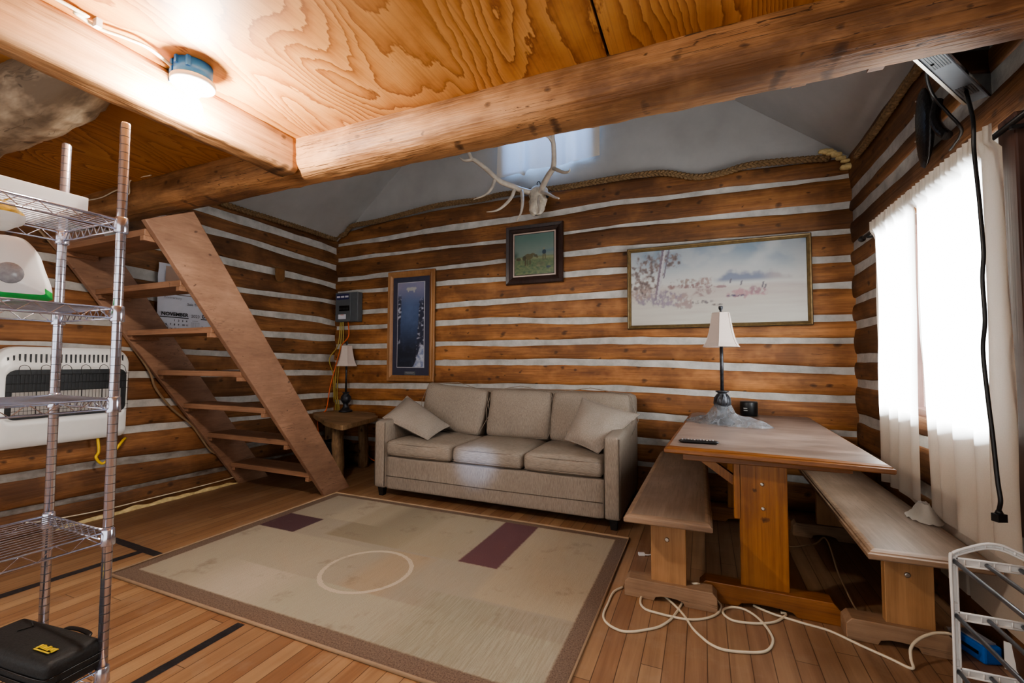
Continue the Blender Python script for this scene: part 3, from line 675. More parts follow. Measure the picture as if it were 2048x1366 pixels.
# plastic bag
b=MB()
def bag(u,v):
    a=2*math.pi*u; r=v; ca,sa=math.cos(a),math.sin(a)
    p=V((.14+ca*.255*r*(1+.06*math.sin(5*a)), 3.305+sa*.095*r*(1+.1*math.sin(3*a+1))-.085*ca*r, 0))
    prof=max(0,1-r**3.2)
    hump=.048+.105*math.exp(-((p.x-.115)/.085)**2-((p.y-3.33)/.07)**2)+.018*math.exp(-((p.x-.34)/.07)**2)
    cr=1-abs(mn.noise(V((p.x*6+p.y*3,p.y*10-p.x*4,1))))*1.9
    p.z=.7365+prof*hump*(.72+.36*cr)+.012*abs(mn.noise(V((p.x*13,p.y*17,4))))*prof
    p.x+=.014*mn.noise(V((p.x*15,p.y*15,9))); p.y+=.012*mn.noise(V((p.x*17,p.y*13,5))); return p
b.grid(110,40,bag)
def bag_mat():
    s=NT('thin grey plastic film',.14); s.color((.26,.275,.30)); f=s.noise(s.obj((17,17,17)),1,3,.6,1.2); s.bump(f,.35,.012)
    s.l.new(s.ramp(f,[(.4,(.36,.36,.36)),(.66,(.72,.72,.72))]),s.b.inputs['Alpha']); s.b.inputs['Specular IOR Level'].default_value=.9; return s.m
b.build('plastic_bag',bag_mat(),label='crumpled grey plastic bag bunched around the lamp foot on the table',cat='bag')
b=MB(); b.lathe([(.058,0),(.062,.003),(.062,.10),(.059,.108),(.0,.108)],(.325,3.945,.7355),28)
cn=b.build('canister',m_black,label='black cylindrical canister with small white lettering near the far table edge',cat='canister')
b=MB()
for k in range(6):
    a=math.radians(232+k*4.4); h=.004 if k%2 else .006
    p=V((.325+.0625*math.cos(a),3.945+.0625*math.sin(a),.7355+.058)); b.obox(p,V((-math.sin(a),math.cos(a),0))*.0012,V((math.cos(a),math.sin(a),0))*.0004,V((0,0,h/2)))
for k in range(9):
    a=math.radians(232+k*3.0); p=V((.325+.0625*math.cos(a),3.945+.0625*math.sin(a),.7355+.042)); b.obox(p,V((-math.sin(a),math.cos(a),0))*.0011,V((math.cos(a),math.sin(a),0))*.0004,V((0,0,.0015)))
b.build('lettering',m_white,cn)
A=at(1357,879,z=.748); B=at(1439,884,z=.748); d=(B-A).normalized(); nn=V((-d.y,d.x,0)); L=(B-A).length
b=MB()
def rem(u,v):
    a=2*math.pi*v; w=.021*(1-.0*u); x=(u-.0)*L; e=min(1,u*9,(1-u)*9)**.4
    return A+d*x+nn*(w*(.3+.7*e)*math.copysign(abs(math.cos(a))**.5,math.cos(a)))+V((0,0,-.0035+.0085*e*math.copysign(abs(math.sin(a))**.6,math.sin(a))))
b.grid(20,16,rem)
rm=b.build('remote_control',m_black,label='slim black remote control at the near left corner of the table',cat='remote control')
for i in range(11):
    for j in range(3):
        b=MB(); c=A+d*L*(.1+.075*i)+nn*(.011*(j-1))+V((0,0,.0052)); b.obox(c,d*.0035,nn*.0028,V((0,0,.0014)))
        b.build('button',m_greyink if (i+j)%4 else m_whitepl,rm)
# ------------------------------------------------------------------ corner side table
sd=thing('side_table','rustic slab wood side table on log legs in the room corner','side table',(-3.5,3.65,0))
poly=[(-3.01,3.11),(-2.99,3.16),(-3.13,3.72),(-3.22,3.83),(-3.45,4.03),(-3.93,4.03),(-4.0,3.82),(-3.99,3.70),(-3.6,3.43),(-3.25,3.2)]
b=MB(); pts=curve([(x,y,.522) for x,y in poly]+[(poly[0][0],poly[0][1],.522)],4)[:-1]
b.prism([p+V((.012*mn.noise(p*7),.012*mn.noise(p*7+V((3,0,0))),0)) for p in pts],(0,0,.048)); b.build('table_top',m_slab,sd,bevel=.008)
for (x,y,tx,ty,r) in ((-3.20,3.28,-3.22,3.30,.055),(-3.40,3.85,-3.40,3.85,.052),(-3.82,3.80,-3.82,3.80,.055)):
    b=MB(); b.tube(curve([(x,y,0),(x+.008,y,.18),((x+tx)/2-.006,(y+ty)/2,.36),(tx,ty,.521)],4),[r*(1+.07*mn.noise(V((i*.7,x*9,0)))) for i in range(13)],14); b.build('leg',m_rlog,sd)
b=MB(); b.lathe([(.10,0),(.115,.02),(.115,.30),(.12,.31),(.108,.31),(.10,.05),(.0,.05)],(-3.58,3.62,0),24)
b.build('bucket',m_black,label='dark bucket standing in shadow under the corner side table',cat='bucket')
for (a,c,r,lab) in (((-3.70,3.95,.062),(-3.45,3.92,.062),.06,'thick firewood log lying on the floor under the corner table'),
        ((-3.68,3.94,.172),(-3.47,3.93,.172),.05,'thinner firewood log resting on the thick one under the corner table')):
    b=MB(); b.tube([a,V(a).lerp(V(c),.5)+V((0,.004,0)),c],r,12); b.build('firewood_log',m_rlog,label=lab,cat='firewood')
# ------------------------------------------------------------------ pictures on the back wall
def nz(u,v,f,s=0,o=4):
    t=0;a=1;n=0
    for k in range(o): t+=a*mn.noise(V((u*f,v*f,s+k*9.7))); n+=a; a*=.5; f*=2
    return t/n
def mixc(a,b,t): t=max(0,min(1,t)); return tuple(p+(q-p)*t for p,q in zip(a,b))
def sm(e0,e1,x): t=max(0,min(1,(x-e0)/(e1-e0))); return t*t*(3-2*t)
def picture(lab, x0,x1,z0,z1, y, fw, mats, layers, cat='picture', prof=None, tilt=0):
    # frame profile swept as mitred rings; layers: list of (inset, depth, material, name, colfn, res)
    t=thing('framed_picture',lab,cat,((x0+x1)/2,y,(z0+z1)/2))
    prof=prof or [(0,.0),(0,-.022),(.006,-.03),(fw*.45,-.026),(fw*.55,-.03),(fw*.9,-.018),(fw,-.012),(fw,-.004)]
    b=MB(); rings=[]
    for ins,d in prof: rings.append([V((x0+ins,y+d,z0+ins)),V((x1-ins,y+d,z0+ins)),V((x1-ins,y+d,z1-ins)),V((x0+ins,y+d,z1-ins))])
    o=b.add([p for r in rings for p in r],[])
    for k in range(len(prof)-1):
        for i in range(4):
            b.f.append([o+k*4+i,o+k*4+(i+1)%4,o+(k+1)*4+(i+1)%4,o+(k+1)*4+i]); b.mi.append(1 if (len(mats)>1 and k in (0,1,len(prof)-2)) else 0); b.sm.append(False); b.t.append(.5)
    b.build('frame',mats,t)
    for ins,d,mat,nm,cf,res in layers:
        if isinstance(ins,(int,float)): ins=(ins,)*4
        a0,a1,c0,c1=x0+ins[0],x1-ins[1],z0+ins[2],z1-ins[3]
        b=MB()
        if cf: b.grid(res[0],res[1],lambda u,v:(a0+(a1-a0)*u,y+d,c0+(c1-c0)*v),col=cf)
        else: b.box(a0,a1,y+d,y+d+.002,c0,c1)
        b.build(nm,mat,t)
    return t
m_art=vcol('picture print',.35,.4)
def dim(f,k): return lambda u,v: tuple(x*k for x in f(u,v))
WF=YB-.024
def land(u,v):
    sky=mixc((.58,.575,.55),(.24,.31,.38),sm(.5,1.0,v+.14*nz(u,v,3,5)))
    sky=mixc(sky,(.55,.54,.53),.45*sm(.15,-.15,nz(u,v*.6,5,2))*sm(.5,.65,v))
    gnd=mixc((.60,.585,.52),(.50,.43,.40),.25+sm(.1,.5,v)*.6+.7*nz(u*.4,v*2,9,3))
    hz=.50+.05*nz(u,.3,4,1)-.05*u
    c=mixc(gnd,sky,sm(hz-.03,hz+.05,v))
    h=.64+.16*nz(u,0,9,8)-abs(u-.68)*.28
    if .48<u<.99: c=mixc(c,mixc((.19,.22,.31),(.40,.36,.36),sm(.74,.86,u)),.9*sm(h+.04,h-.04,v+.05*nz(u,v,20,4))*sm(.50,.56,v)*sm(.48,.56,u))
    c=mixc(c,(.55,.565,.57),.7*math.exp(-((u-.70-(v-.6)*.35+.06*nz(u,v,6))/.05)**2)*sm(.6,.75,v))
    n=nz(u*2.2,v,14,2); n2=nz(u*2.4,v,17,6,4)
    for (a,e,ra,rb,k0) in ((.10,.66,.11,.26,.95),(.14,.84,.07,.14,.8),(.245,.85,.06,.11,.95),(.285,.90,.03,.06,.9),(.06,.52,.08,.12,.7)):
        d=((u-a)/ra)**2+((v-e)/rb)**2; k=k0*sm(1.15,.35,d-n*1.8)*sm(-.22,.12,n2)
        c=mixc(c,mixc((.31,.215,.19),(.12,.095,.095),.45+1.6*n2),k)
    tr=.165+(v-.4)*.075
    if v>.33: c=mixc(c,(.50,.47,.49) if u>tr else (.20,.15,.19),.95*sm(.016,.010,abs(u-tr+.006*nz(u,v,30))))
    tr2=.205+(v-.6)*.09
    if v>.62: c=mixc(c,(.17,.14,.18),.9*sm(.006,.003,abs(u-tr2)))
    for (a,e,ra,rb,col) in ((.16,.36,.17,.10,(.25,.21,.27)),(.07,.42,.09,.09,(.35,.26,.235)),(.30,.34,.10,.10,(.37,.28,.26)),(.36,.50,.16,.035,(.24,.14,.14)),(.33,.56,.07,.05,(.30,.22,.19)),(.50,.47,.10,.02,(.30,.19,.20)),(.68,.375,.11,.065,(.46,.26,.28)),(.63,.345,.05,.02,(.07,.07,.14)),(.73,.40,.05,.05,(.33,.20,.23)),(.42,.28,.10,.025,(.18,.16,.17)),(.52,.24,.05,.014,(.17,.16,.16)),(.45,.41,.06,.06,(.32,.235,.23)),(.23,.28,.09,.06,(.30,.25,.32)),(.33,.25,.06,.07,(.36,.27,.26)),(.45,.55,.05,.06,(.33,.23,.21))):
        d=((u-a)/ra)**2+((v-e)/rb)**2; c=mixc(c,col,.9*sm(1.1,.3,d-1.8*nz(u*2,v,13,a*9))*sm(-.25,.12,nz(u*3,v,19,7+a*5,4)))
    for (a,e,l) in ((.595,.5,.065),(.655,.47,.06),(.77,.43,.075),(.785,.42,.05)):
        if e<v<e+l: c=mixc(c,(.16,.15,.18),.9*sm(.006,.003,abs(u-a-(v-e)*.12)))
    return c
picture('wide pale watercolour desert landscape in a gilt frame above the table',-.612,.785,1.437,2.155,WF,.032,[m_gold,m_golddk],
 [(.026,-.008,m_golddk,'liner',None,None),(.034,-.010,m_art,'print',dim(land,.78),(230,120))])
def farm(u,v):
    sky=mixc((.22,.28,.24),(.13,.22,.19),sm(.5,1,v)+.25*nz(u,v,4,1))
    g=mixc((.09,.15,.08),(.22,.25,.12),.5+1.3*nz(u,v*1.5,14,2)); c=mixc(g,sky,sm(.42,.47,v+.03*nz(u,0,4)))
    c=mixc(c,(.33,.34,.19),.7*math.exp(-((v-.40)/.035)**2)); c=mixc(c,(.14,.22,.25),.7*math.exp(-((v-.52-.1*(u-.5))/.05)**2)*sm(.5,.8,u))
    c=mixc(c,(.05,.09,.07),.8*sm(.16,.0,u+.05*nz(u,v,12))*math.exp(-((v-.47)/.10)**2))
    def el(a,e,ra,rb,col,k=.9):
        nonlocal c; d=((u-a)/ra)**2+((v-e)/rb)**2; c=mixc(c,col,k*sm(1.15,.8,d+.25*nz(u,v,25)))
    br=(.15,.12,.055)
    el(.36,.44,.12,.075,br); el(.25,.41,.05,.06,(.08,.07,.04)); el(.47,.49,.06,.035,br); el(.545,.455,.045,.035,(.10,.09,.05)); el(.585,.42,.025,.025,br)
    for a in (.27,.34,.40,.29): el(a,.30,.014,.09,(.11,.09,.045))
    el(.10,.39,.06,.04,(.10,.08,.045))
    el(.76,.53,.05,.06,(.025,.045,.075)); el(.755,.615,.022,.028,(.30,.27,.19)); el(.735,.40,.02,.075,(.16,.15,.08)); el(.79,.41,.02,.075,(.16,.15,.08)); el(.76,.455,.045,.03,(.18,.17,.10))
    el(.87,.16,.06,.03,(.03,.05,.12),.7); el(.68,.24,.12,.06,(.16,.16,.09),.6); el(.62,.20,.05,.03,(.25,.24,.15),.6)
    return c
picture('small dark framed painting of a figure feeding a horse in a green field',-1.80,-1.207,1.907,2.492,WF,.075,[m_dkfr],
 [(.07,-.012,plain('cream picture mat',(.50,.40,.34),.8),'mat',None,None),(.088,-.014,m_dkfr,'liner',None,None),(.094,-.0155,m_art,'print',dim(farm,.8),(90,90))])
def gorge(u,v):
    c=mixc((.035,.04,.06),(.09,.13,.25),sm(.15,.6,v)); c=mixc(c,(.30,.29,.42),sm(.7,.98,v)); c=mixc(c,(.16,.22,.40),.5*math.exp(-((v-.75)/.2)**2)*math.exp(-((u-.45)/.3)**2)+.25*nz(u,v*3,6,1))
    e=.16-.10*(1-v)+.05*nz(u*.3,v*3,9,3); le=sm(e+.02,e-.02,u)*sm(.88,.80,v)*sm(.2,.35,v)
    n=nz(u*1.2,v*4.5,6,5); rock=mixc((.05,.055,.09),(.52,.54,.66),sm(.0,.35,n)); c=mixc(c,rock,le)
    e=.86-.18*(1-v)**1.2+.06*nz(u*.3,v*3,8,9); re=sm(e-.02,e+.02,u)*sm(.84,.74,v); c=mixc(c,rock,re)
    e=.58+.28*(v/.24)**.7 if v<.24 else 2
    if e<1: c=mixc(c,mixc((.62,.65,.74),(.22,.27,.45),.5+1.5*nz(u,v*3,9,2)),sm(e-.02,e+.03,u)*sm(.26,.22,v))
    for (a,q,ra,rb) in ((.52,.925,.17,.022),(.38,.928,.06,.018),(.65,.93,.06,.016),(.62,.90,.03,.02),(.40,.905,.03,.015)):
        d=((u-a)/ra)**2+((v-q)/rb)**2; c=mixc(c,(.50,.49,.48),.95*sm(1.2,.7,d+.4*nz(u,v*3,18)))
    return c
m_mat2=plain('slate blue picture mat',(.045,.045,.075),.85)
t=picture('tall narrow framed print of a snowy gorge in a light wood frame',-3.255,-2.637,.925,2.145,WF,.068,[m_oakfr],
 [(.06,-.010,m_mat2,'mat',None,None),((.128,.128,.150,.125),-.0125,plain('pale mat bevel',(.42,.42,.46),.7),'bevel',None,None),((.136,.136,.158,.133),-.0148,m_art,'print',dim(gorge,.8),(80,200))])
b=MB(); b.box(-3.02,-2.88,WF-.014,WF-.011,.998,1.035); b.box(-3.005,-2.895,WF-.0146,WF-.0139,1.022,1.027,1); b.box(-2.99,-2.91,WF-.0146,WF-.0139,1.010,1.014,1); b.build('plaque',[m_grey,m_greyink],t)
# ------------------------------------------------------------------ electric panel and its cables
bp=thing('breaker_panel','grey metal electric breaker panel in the back left corner','breaker panel',(-3.83,3.99,1.6))
PY=3.985
b=MB(); b.box(-3.965,-3.640,PY,YB-.02,1.602,1.945); b.build('box',m_grey,bp,bevel=.006)
b=MB(); b.box(-3.962,-3.735,PY-.012,PY-.0005,1.606,1.942); dr=b.build('door',m_grey,bp,bevel=.004)
b=MB(); b.box(-3.945,-3.760,PY-.0135,PY-.0125,1.862,1.925)
for k in range(3): b.box(-3.94+.062*k,-3.89+.062*k,PY-.0142,PY-.0136,1.884,1.904,1)
b.build('label',[m_bluelb,m_paper],dr)
b=MB(); b.box(-3.902,-3.750,PY-.014,PY-.0125,1.728,1.790)
for k in range(6): b.box(-3.895+.023*k,-3.880+.023*k,PY-.02,PY-.014,1.742,1.765,1)
b.build('switches',[m_blackgl,m_conc],dr)
b=MB(); b.box(-3.915,-3.80,PY-.0135,PY-.0125,1.633,1.688); b.box(-3.88,-3.83,PY-.0140,PY-.0136,1.678,1.684,1); b.build('sticker',[m_paper,m_or],dr)
def cable(name, pts, r, mat, lab, grp=None, cat='cable', n=8, seg=8, flat=1.0):
    b=MB(); b.tube(curve(pts,n),r,seg,flat=flat); return b.build(name,mat,label=lab,cat=cat,group=grp)
cable('power_cable',[(-3.915,4.01,1.612),at(676,690,y=3.97),at(659,718,y=3.86),at(667,752,y=3.93),at(668,800,y=3.97),(-3.98,4.03,.60),(-3.98,4.03,.01)],.006,m_yel,'yellow cable from the breaker panel that loops widest onto the left wall','cables below the breaker panel')
cable('power_cable',[(-3.895,4.01,1.612),at(681,690,y=4.0),at(673,730,y=4.0),at(670,790,y=4.0),(-3.955,4.03,.60),(-3.955,4.03,.01)],.006,m_yel,'yellow cable hanging straightest in the corner below the breaker panel','cables below the breaker panel')
cable('power_cable',[(-3.875,4.01,1.612),at(686,685,y=4.02),at(678,730,y=4.03),at(674,790,y=4.04),(-3.93,4.03,.60),(-3.93,4.03,.01)],.006,m_yel,'yellow cable closest to the corner lamp below the breaker panel','cables below the breaker panel')
cable('power_cable',[(-3.80,4.01,1.612),at(697,672,y=3.99),at(683,692,y=3.98),at(672,730,y=3.95),at(660,775,y=3.88),at(652,820,y=3.82),(-4.02,3.80,.5),(-3.98,3.9,.05),(-3.6,4.04,.045),at(733,905,y=4.03),at(748,921,y=3.98),(-2.9,3.99,.02)],.006,m_or,'orange cable from the breaker panel down behind the corner table')
# ------------------------------------------------------------------ wall heater
HX=-3.90; ht=thing('wall_heater','white wall heater with black grille on the left log wall behind the wire shelf','heater',(-4.0,1.6,.9))
def rr(y0,y1,z0,z1,rs,n=7):
    P=[]
    for (cy,cz,a0),r in zip(((y1,z1,0),(y0,z1,90),(y0,z0,180),(y1,z0,270)),rs):
        oy=cy-r if cy==y1 else cy+r; oz=cz-r if cz==z1 else cz+r
        for k in range(n+1):
            a=math.radians(a0+90*k/n); P.append((oy+r*math.cos(a),oz+r*math.sin(a)))
    return P
out=rr(1.255,1.935,.592,1.232,(.10,.10,.035,.035)); opn=rr(1.285,1.905,.775,1.085,(.05,.05,.05,.05)); n=len(out)
def bul(y,z): return HX-.045*abs((z-.9)/.33)**3-.02*max(0,abs((y-1.595)/.34))**6
b=MB(); R=[[V((XL+.03,y,z)) for y,z in out],[V((bul(y,z)-.012,y,z)) for y,z in out],[V((bul(1.595+(y-1.595)*.985,.91+(z-.91)*.985),1.595+(y-1.595)*.985,.91+(z-.91)*.985)) for y,z in out]]
for q in (.75,.5,.25): R.append([V((bul(o[0]*q+i[0]*(1-q),o[1]*q+i[1]*(1-q)),o[0]*q+i[0]*(1-q),o[1]*q+i[1]*(1-q))) for o,i in zip([(1.595+(y-1.595)*.985,.91+(z-.91)*.985) for y,z in out],opn)])
R.append([V((HX,y,z)) for y,z in opn]); R.append([V((HX-.012,y,z)) for y,z in opn])
o=b.add([p for r in R for p in r],[])
for k in range(len(R)-1):
    for i in range(n): b.f.append([o+k*n+i,o+k*n+(i+1)%n,o+(k+1)*n+(i+1)%n,o+(k+1)*n+i]); b.mi.append(0); b.sm.append(k>0); b.t.append(.5)
hb=b.build('body',m_white,ht)
b=MB()
for k in range(25):
    y=1.30+k*.0245; z0=1.112; z1=1.185-(.022 if k<1 else .01 if k<2 else 0)
    b.box(bul(y,1.15)-.004,bul(y,1.15)+.0012,y-.0042,y+.0042,z0,z1)
b.build('vent_slots',m_black,hb)
b=MB(); b.prism([(HX-.016,y,z) for y,z in opn],(.012,0,0)); b.prism([(HX-.03,y,z) for y,z in rr(1.30,1.89,.79,1.07,(.04,)*4)],(.016,0,0)); b.build('firebox',m_black,ht)
b=MB()
for k in range(5): b.box(HX-.0035,HX+.004,1.315+k*.112,1.42+k*.112,.805,.945)
b.build('burner_plaque',plain('ceramic burner plaque',(.42,.40,.38),.8,0,.05),ht)
b=MB(); gx=HX+.035
for k in range(33): b.tube([(gx,1.30+k*.0187,.80),(gx,1.30+k*.0187,1.055)],.0011,5)
for z in (.795,.83,.95,1.0,1.055): b.tube([(HX+.01,1.285,z),(gx,1.30,z),(gx,1.90,z),(HX+.01,1.915,z)],.0016,5)
for k in range(6):
    y=1.33+k*.1; b.tube(curve([(gx,y,1.05),(HX+.02,y+.005,1.10),(HX+.018,y+.027,1.115),(HX+.02,y+.05,1.10),(gx,y+.055,1.05)],5),.0019,5)
b.build('wire_guard',m_black,ht)
b=MB(); b.tube(curve([(XL+.09,1.78,.60),(XL+.10,1.785,.50),at(192,915,x=XL+.12),at(205,927,x=XL+.12),at(222,912,x=XL+.12),at(243,884,x=XL+.10),(XL+.04,1.97,.56)],8),.0085,10); b.build('gas_hose',m_ylw,ht,label='yellow gas hose')
# ------------------------------------------------------------------ calendar and tag on the left wall
CXp=XL+.034; cl=thing('wall_calendar','white two month wall calendar hanging on the left wall behind the stairs','calendar',(CXp,2.42,1.67))
b=MB(); b.grid(8,10,lambda u,v:(CXp+.006*math.sin(v*9)*(1-u)+.003,2.15+.56*u,1.695+.245*v)); b.grid(8,10,lambda u,v:(CXp+.003+.01*(1-v)**2*(1-u),2.15+.56*u,1.375+.315*v)); b.build('sheet',m_paper,cl)
b=MB(); b.grid(4,4,lambda u,v:(CXp+.010+.006*math.sin(.2+v*9)*.4,2.20+.47*u,1.715+.205*v),col=lambda u,v: mixc((.40,.25,.19),(.46,.33,.26),v)); b.build('photograph',m_art,cl)
tx=CXp+.0145; RV,UV=(0,1,0),(0,0,1)
b=MB(); bk=.0012
b.text('NOVEMBER',.040,(tx,2.175,1.515),RV,UV,bold=bk); b.box(tx-.0003,tx,2.165,2.385,1.499,1.506)
b.text('DECEMBER',.040,(tx,2.495,1.515),RV,UV,bold=bk); b.box(tx-.0003,tx,2.485,2.70,1.499,1.506)
for r,row in enumerate((['','','','1','2','3','4'],[str(k) for k in range(5,12)],[str(k) for k in range(12,19)],[str(k) for k in range(19,26)])):
    for k,s_ in enumerate(row):
        if s_: b.text(s_,.022,(tx,2.178+.031*k,1.470-.034*r),RV,UV,bold=.0004)
for r,row in enumerate((['','','','','','1','2'],[str(k) for k in range(3,10)],[str(k) for k in range(10,17)])):
    for k,s_ in enumerate(row):
        if s_: b.text(s_,.022,(tx,2.492+.031*k,1.462-.034*r),RV,UV,bold=.0004)
b.text('Sale Thomas',.030,(tx,2.37,1.612),RV,UV)
b.build('lettering',m_ink,cl)
b=MB(); b.text('2023',.035,(tx,2.405,1.512),RV,UV,bold=.0006); b.text('Anniversary',.028,(tx,2.19,1.655),RV,UV)
for k in range(8): b.box(tx-.0003,tx,2.408+.009*k,2.4095+.009*k,1.42,1.47)
b.box(tx-.0003,tx,2.408,2.473,1.42,1.4215); b.box(tx-.0003,tx,2.408,2.473,1.469,1.4705); b.box(tx-.0003,tx,2.415,2.462,1.481,1.484); b.box(tx-.0003,tx,2.412,2.462,1.395,1.398)
b.build('grey_lettering',m_greyink,cl)
b=MB(); P=[(XL+.032,3.205,2.105),(XL+.032,3.315,2.105),(XL+.032,3.315,2.0),(XL+.032,3.295,1.965),(XL+.032,3.235,1.965),(XL+.032,3.215,2.0)]
b.prism(P,(.012,0,0)); lt=b.build('leather_tag',m_brleather,bevel=.003,label='small brown leather pouch hanging on the left wall logs',cat='pouch')
b=MB(); b.tube(curve([V(P[0])+V((.012,0,0)),V(P[5])+V((.012,0,0)),V(P[4])+V((.012,0,0)),V(P[3])+V((.012,0,0)),V(P[2])+V((.012,0,0)),V(P[1])+V((.012,0,0))],4),.003,6)
b.tube(curve([(XL+.04,3.15,2.125),(XL+.045,3.20,2.11),(XL+.045,3.26,2.112),(XL+.045,3.30,2.10)],5),.004,6); b.build('lacing',m_rope,lt)
cable('conduit',[(XL+.03,1.30,2.16),at(60,440,x=-4.03),at(125,512,x=-4.03),at(200,602,x=-4.03),at(262,690,x=-4.03),at(298,742,x=-4.02),at(312,778,x=-4.02),at(345,818,x=-4.02),at(385,852,x=-4.025),at(420,900,x=-4.03),(-4.03,2.72,.30)],.009,m_copper,'brown armoured cable stapled along the left wall under the stairs')
# ------------------------------------------------------------------ wire shelf unit
sh=thing('wire_shelf_unit','tall chrome wire shelving unit at the left edge','shelving',(-1.825,.33,0))
PX=(-2.0,-1.65); PYs=(.775,-.14); LV=(1.566,1.291,1.014,.619,.218)
for x in PX:
    for y in PYs:
        b=MB(); b.lathe([(.0127,.012),(.0127,1.885),(.0105,1.89),(0,1.891)],(x,y,0),18,sm=True)
        for k in range(73): b.lathe([(.01285,.04+.0254*k),(.01285,.0414+.0254*k)],(x,y,0),18,1,caps=False)
        p=b.build('post',[m_chrome,m_ringdk],sh)
        b=MB(); b.lathe([(.017,0),(.017,.006),(.008,.012)],(x,y,0),12); b.build('foot',m_black,p)
def zig(b,a,c,z0,z1,n,off):
    a=V(a);c=V(c); P=[]
    for k in range(n+1): 
        p=a.lerp(c,k/n)+V(off); P.append(V((p.x,p.y,z1 if k%2 else z0)))
    b.tube(P,.0017,5)
proto=None
for L in LV:
    if proto is None:
        b=MB(); x0,x1=PX; y1,y0=PYs; z1,z0=L+.016,L-.014
        for z in (z1,z0):
            for (a,c) in (((x0,y0,z),(x0,y1,z)),((x1,y0,z),(x1,y1,z)),((x0,y0,z),(x1,y0,z)),((x0,y1,z),(x1,y1,z))): b.tube([a,c],.003,7)
        zig(b,(x0,y0+.02,0),(x0,y1-.02,0),z0,z1,26,(0,0,0)); zig(b,(x1,y0+.02,0),(x1,y1-.02,0),z0,z1,26,(0,0,0))
        zig(b,(x0+.02,y1,0),(x1-.02,y1,0),z0,z1,16,(0,0,0)); zig(b,(x0+.02,y0,0),(x1-.02,y0,0),z0,z1,16,(0,0,0))
        for k in range(1,15): b.tube([(x0+(x1-x0)*k/15,y0,z1+.002),(x0+(x1-x0)*k/15,y1,z1+.002)],.0017,5)
        for k in range(1,4): b.tube([(x0,y0+(y1-y0)*k/4,z1-.003),(x1,y0+(y1-y0)*k/4,z1-.003)],.0026,5)
        s1=b.build('wire_shelf',m_chrome,sh); proto=s1
        for x in PX:
            for y in PYs: b=MB(); b.lathe([(.0175,-.024),(.0185,-.022),(.0165,.022),(.0150,.024)],(x,y,L),16); b.build('collar',m_chrome,s1)
    else:
        s1=proto.copy(); COL.objects.link(s1); s1.parent=sh; s1.location=(0,0,L-LV[0])
        
        for q in list(proto.children): c=q.copy(); COL.objects.link(c); c.parent=s1
def tray_mat():
    s=NT('milky plastic',.4); s.color((.85,.85,.85)); tr=s.n.new('ShaderNodeBsdfTranslucent'); tr.inputs[0].default_value=(.9,.9,.9,1); mx=s.n.new('ShaderNodeMixShader'); mx.inputs[0].default_value=.6
    s.l.new(s.b.outputs[0],mx.inputs[1]); s.l.new(tr.outputs[0],mx.inputs[2]); s.l.new(mx.outputs[0],s.n['Material Output'].inputs[0]); return s.m
m_trayp=tray_mat()
b=MB(); b.box(-1.985,-1.665,-.10,.70,LV[0]+.0205,LV[0]+.026); 
for x in (-1.985,-1.669): b.box(x,x+.004,-.10,.70,LV[0]+.026,LV[0]+.062)
for y in (-.10,.696): b.box(-1.985,-1.665,y,y+.004,LV[0]+.026,LV[0]+.062)
b.build('shelf_tray',m_trayp,bevel=.002,label='shallow white tray on the top level of the wire shelving',cat='tray')
# paper towel pack on the second level
pk=thing('paper_towel_pack','white plastic wrapped paper roll pack on the second level of the wire shelving','paper towels',(-1.8,.5,1.31))
Z=LV[1]+.0195; XF=-1.672
prof=[(.20,0),(.35,0),(.50,0)]
pp=[at(x,y,x=XF) for x,y in ((112,603),(120,592),(117,572),(105,540),(95,515),(80,492),(60,474),(30,466),(0,462))]
prof=[(.22,Z+.001),(.40,Z+.001),(.56,Z+.001)]+[(p.y,max(p.z,Z+.001)) for p in pp]+[(.42,pp[-1].z+.004),(.30,pp[-1].z),(.22,pp[-1].z-.03),(.19,Z+.10),(.195,Z+.03)]
P=curve([V((0,y,z)) for y,z in prof]+[V((0,prof[0][0],prof[0][1]))],4)[:-1]; n=len(P); R=[]
cy,cz=.43,Z+.11; b=MB()
for x,s_ in ((XF,.0),(XF+.004,.5),(XF-.004,.86),(XF-.025,.97),(XF-.12,1.0),(XF-.22,.97),(XF-.245,.8),(XF-.25,.0)):
    R.append([V((x,cy+(p.y-cy)*s_,max(Z+.001,cz+(p.z-cz)*s_+.004*mn.noise(p*22+V((x*9,0,0)))*(1 if .1<s_<1 else 0)))) for p in P])
o=b.add([p for r in R for p in r],[])
for k in range(len(R)-1):
    for i in range(n):
        q=[R[k][i],R[k+1][i],R[k][(i+1)%n],R[k+1][(i+1)%n]]
        b.f.append([o+k*n+i,o+k*n+(i+1)%n,o+(k+1)*n+(i+1)%n,o+(k+1)*n+i]); b.mi.append(1 if max(p.z for p in q)<Z+.034+.012*math.sin(q[0].y*25) else 0); b.sm.append(True); b.t.append(.5)
b.build('wrapper',[NT('glossy white film',.2).m,m_green],pk)
bpy.data.materials['glossy white film'].node_tree.nodes['Principled BSDF'].inputs['Base Color'].default_value=(.88,.88,.88,1)
c=at(20,545,x=XF+.006); b=MB(); b.lathe([(.0,.0),(.026,.0),(.028,-.003)],c,24,m=Matrix.Rotation(math.pi/2,4,'Y')); b.build('roll_core',plain('grey core behind film',(.32,.33,.36),.25,0,.2,60),pk)
pc=at(-8,442,x=-1.72); zt=pp[-1].z+.012
b=MB(); b.cushion((pc.x,pc.y-.03,zt+.037),.04,.075,.034,.03,.015,10,nz=.012,seed=4)
b.mi=[1 if sum(b.v[i].z for i in f)/4>zt+.045 else 0 for f in b.f]
b.build('snack_packet',[m_whitepl,plain('orange yellow print',(.75,.42,.06),.35,0,.5,50)],label='small white and orange packet lying on the paper roll pack',cat='packet')
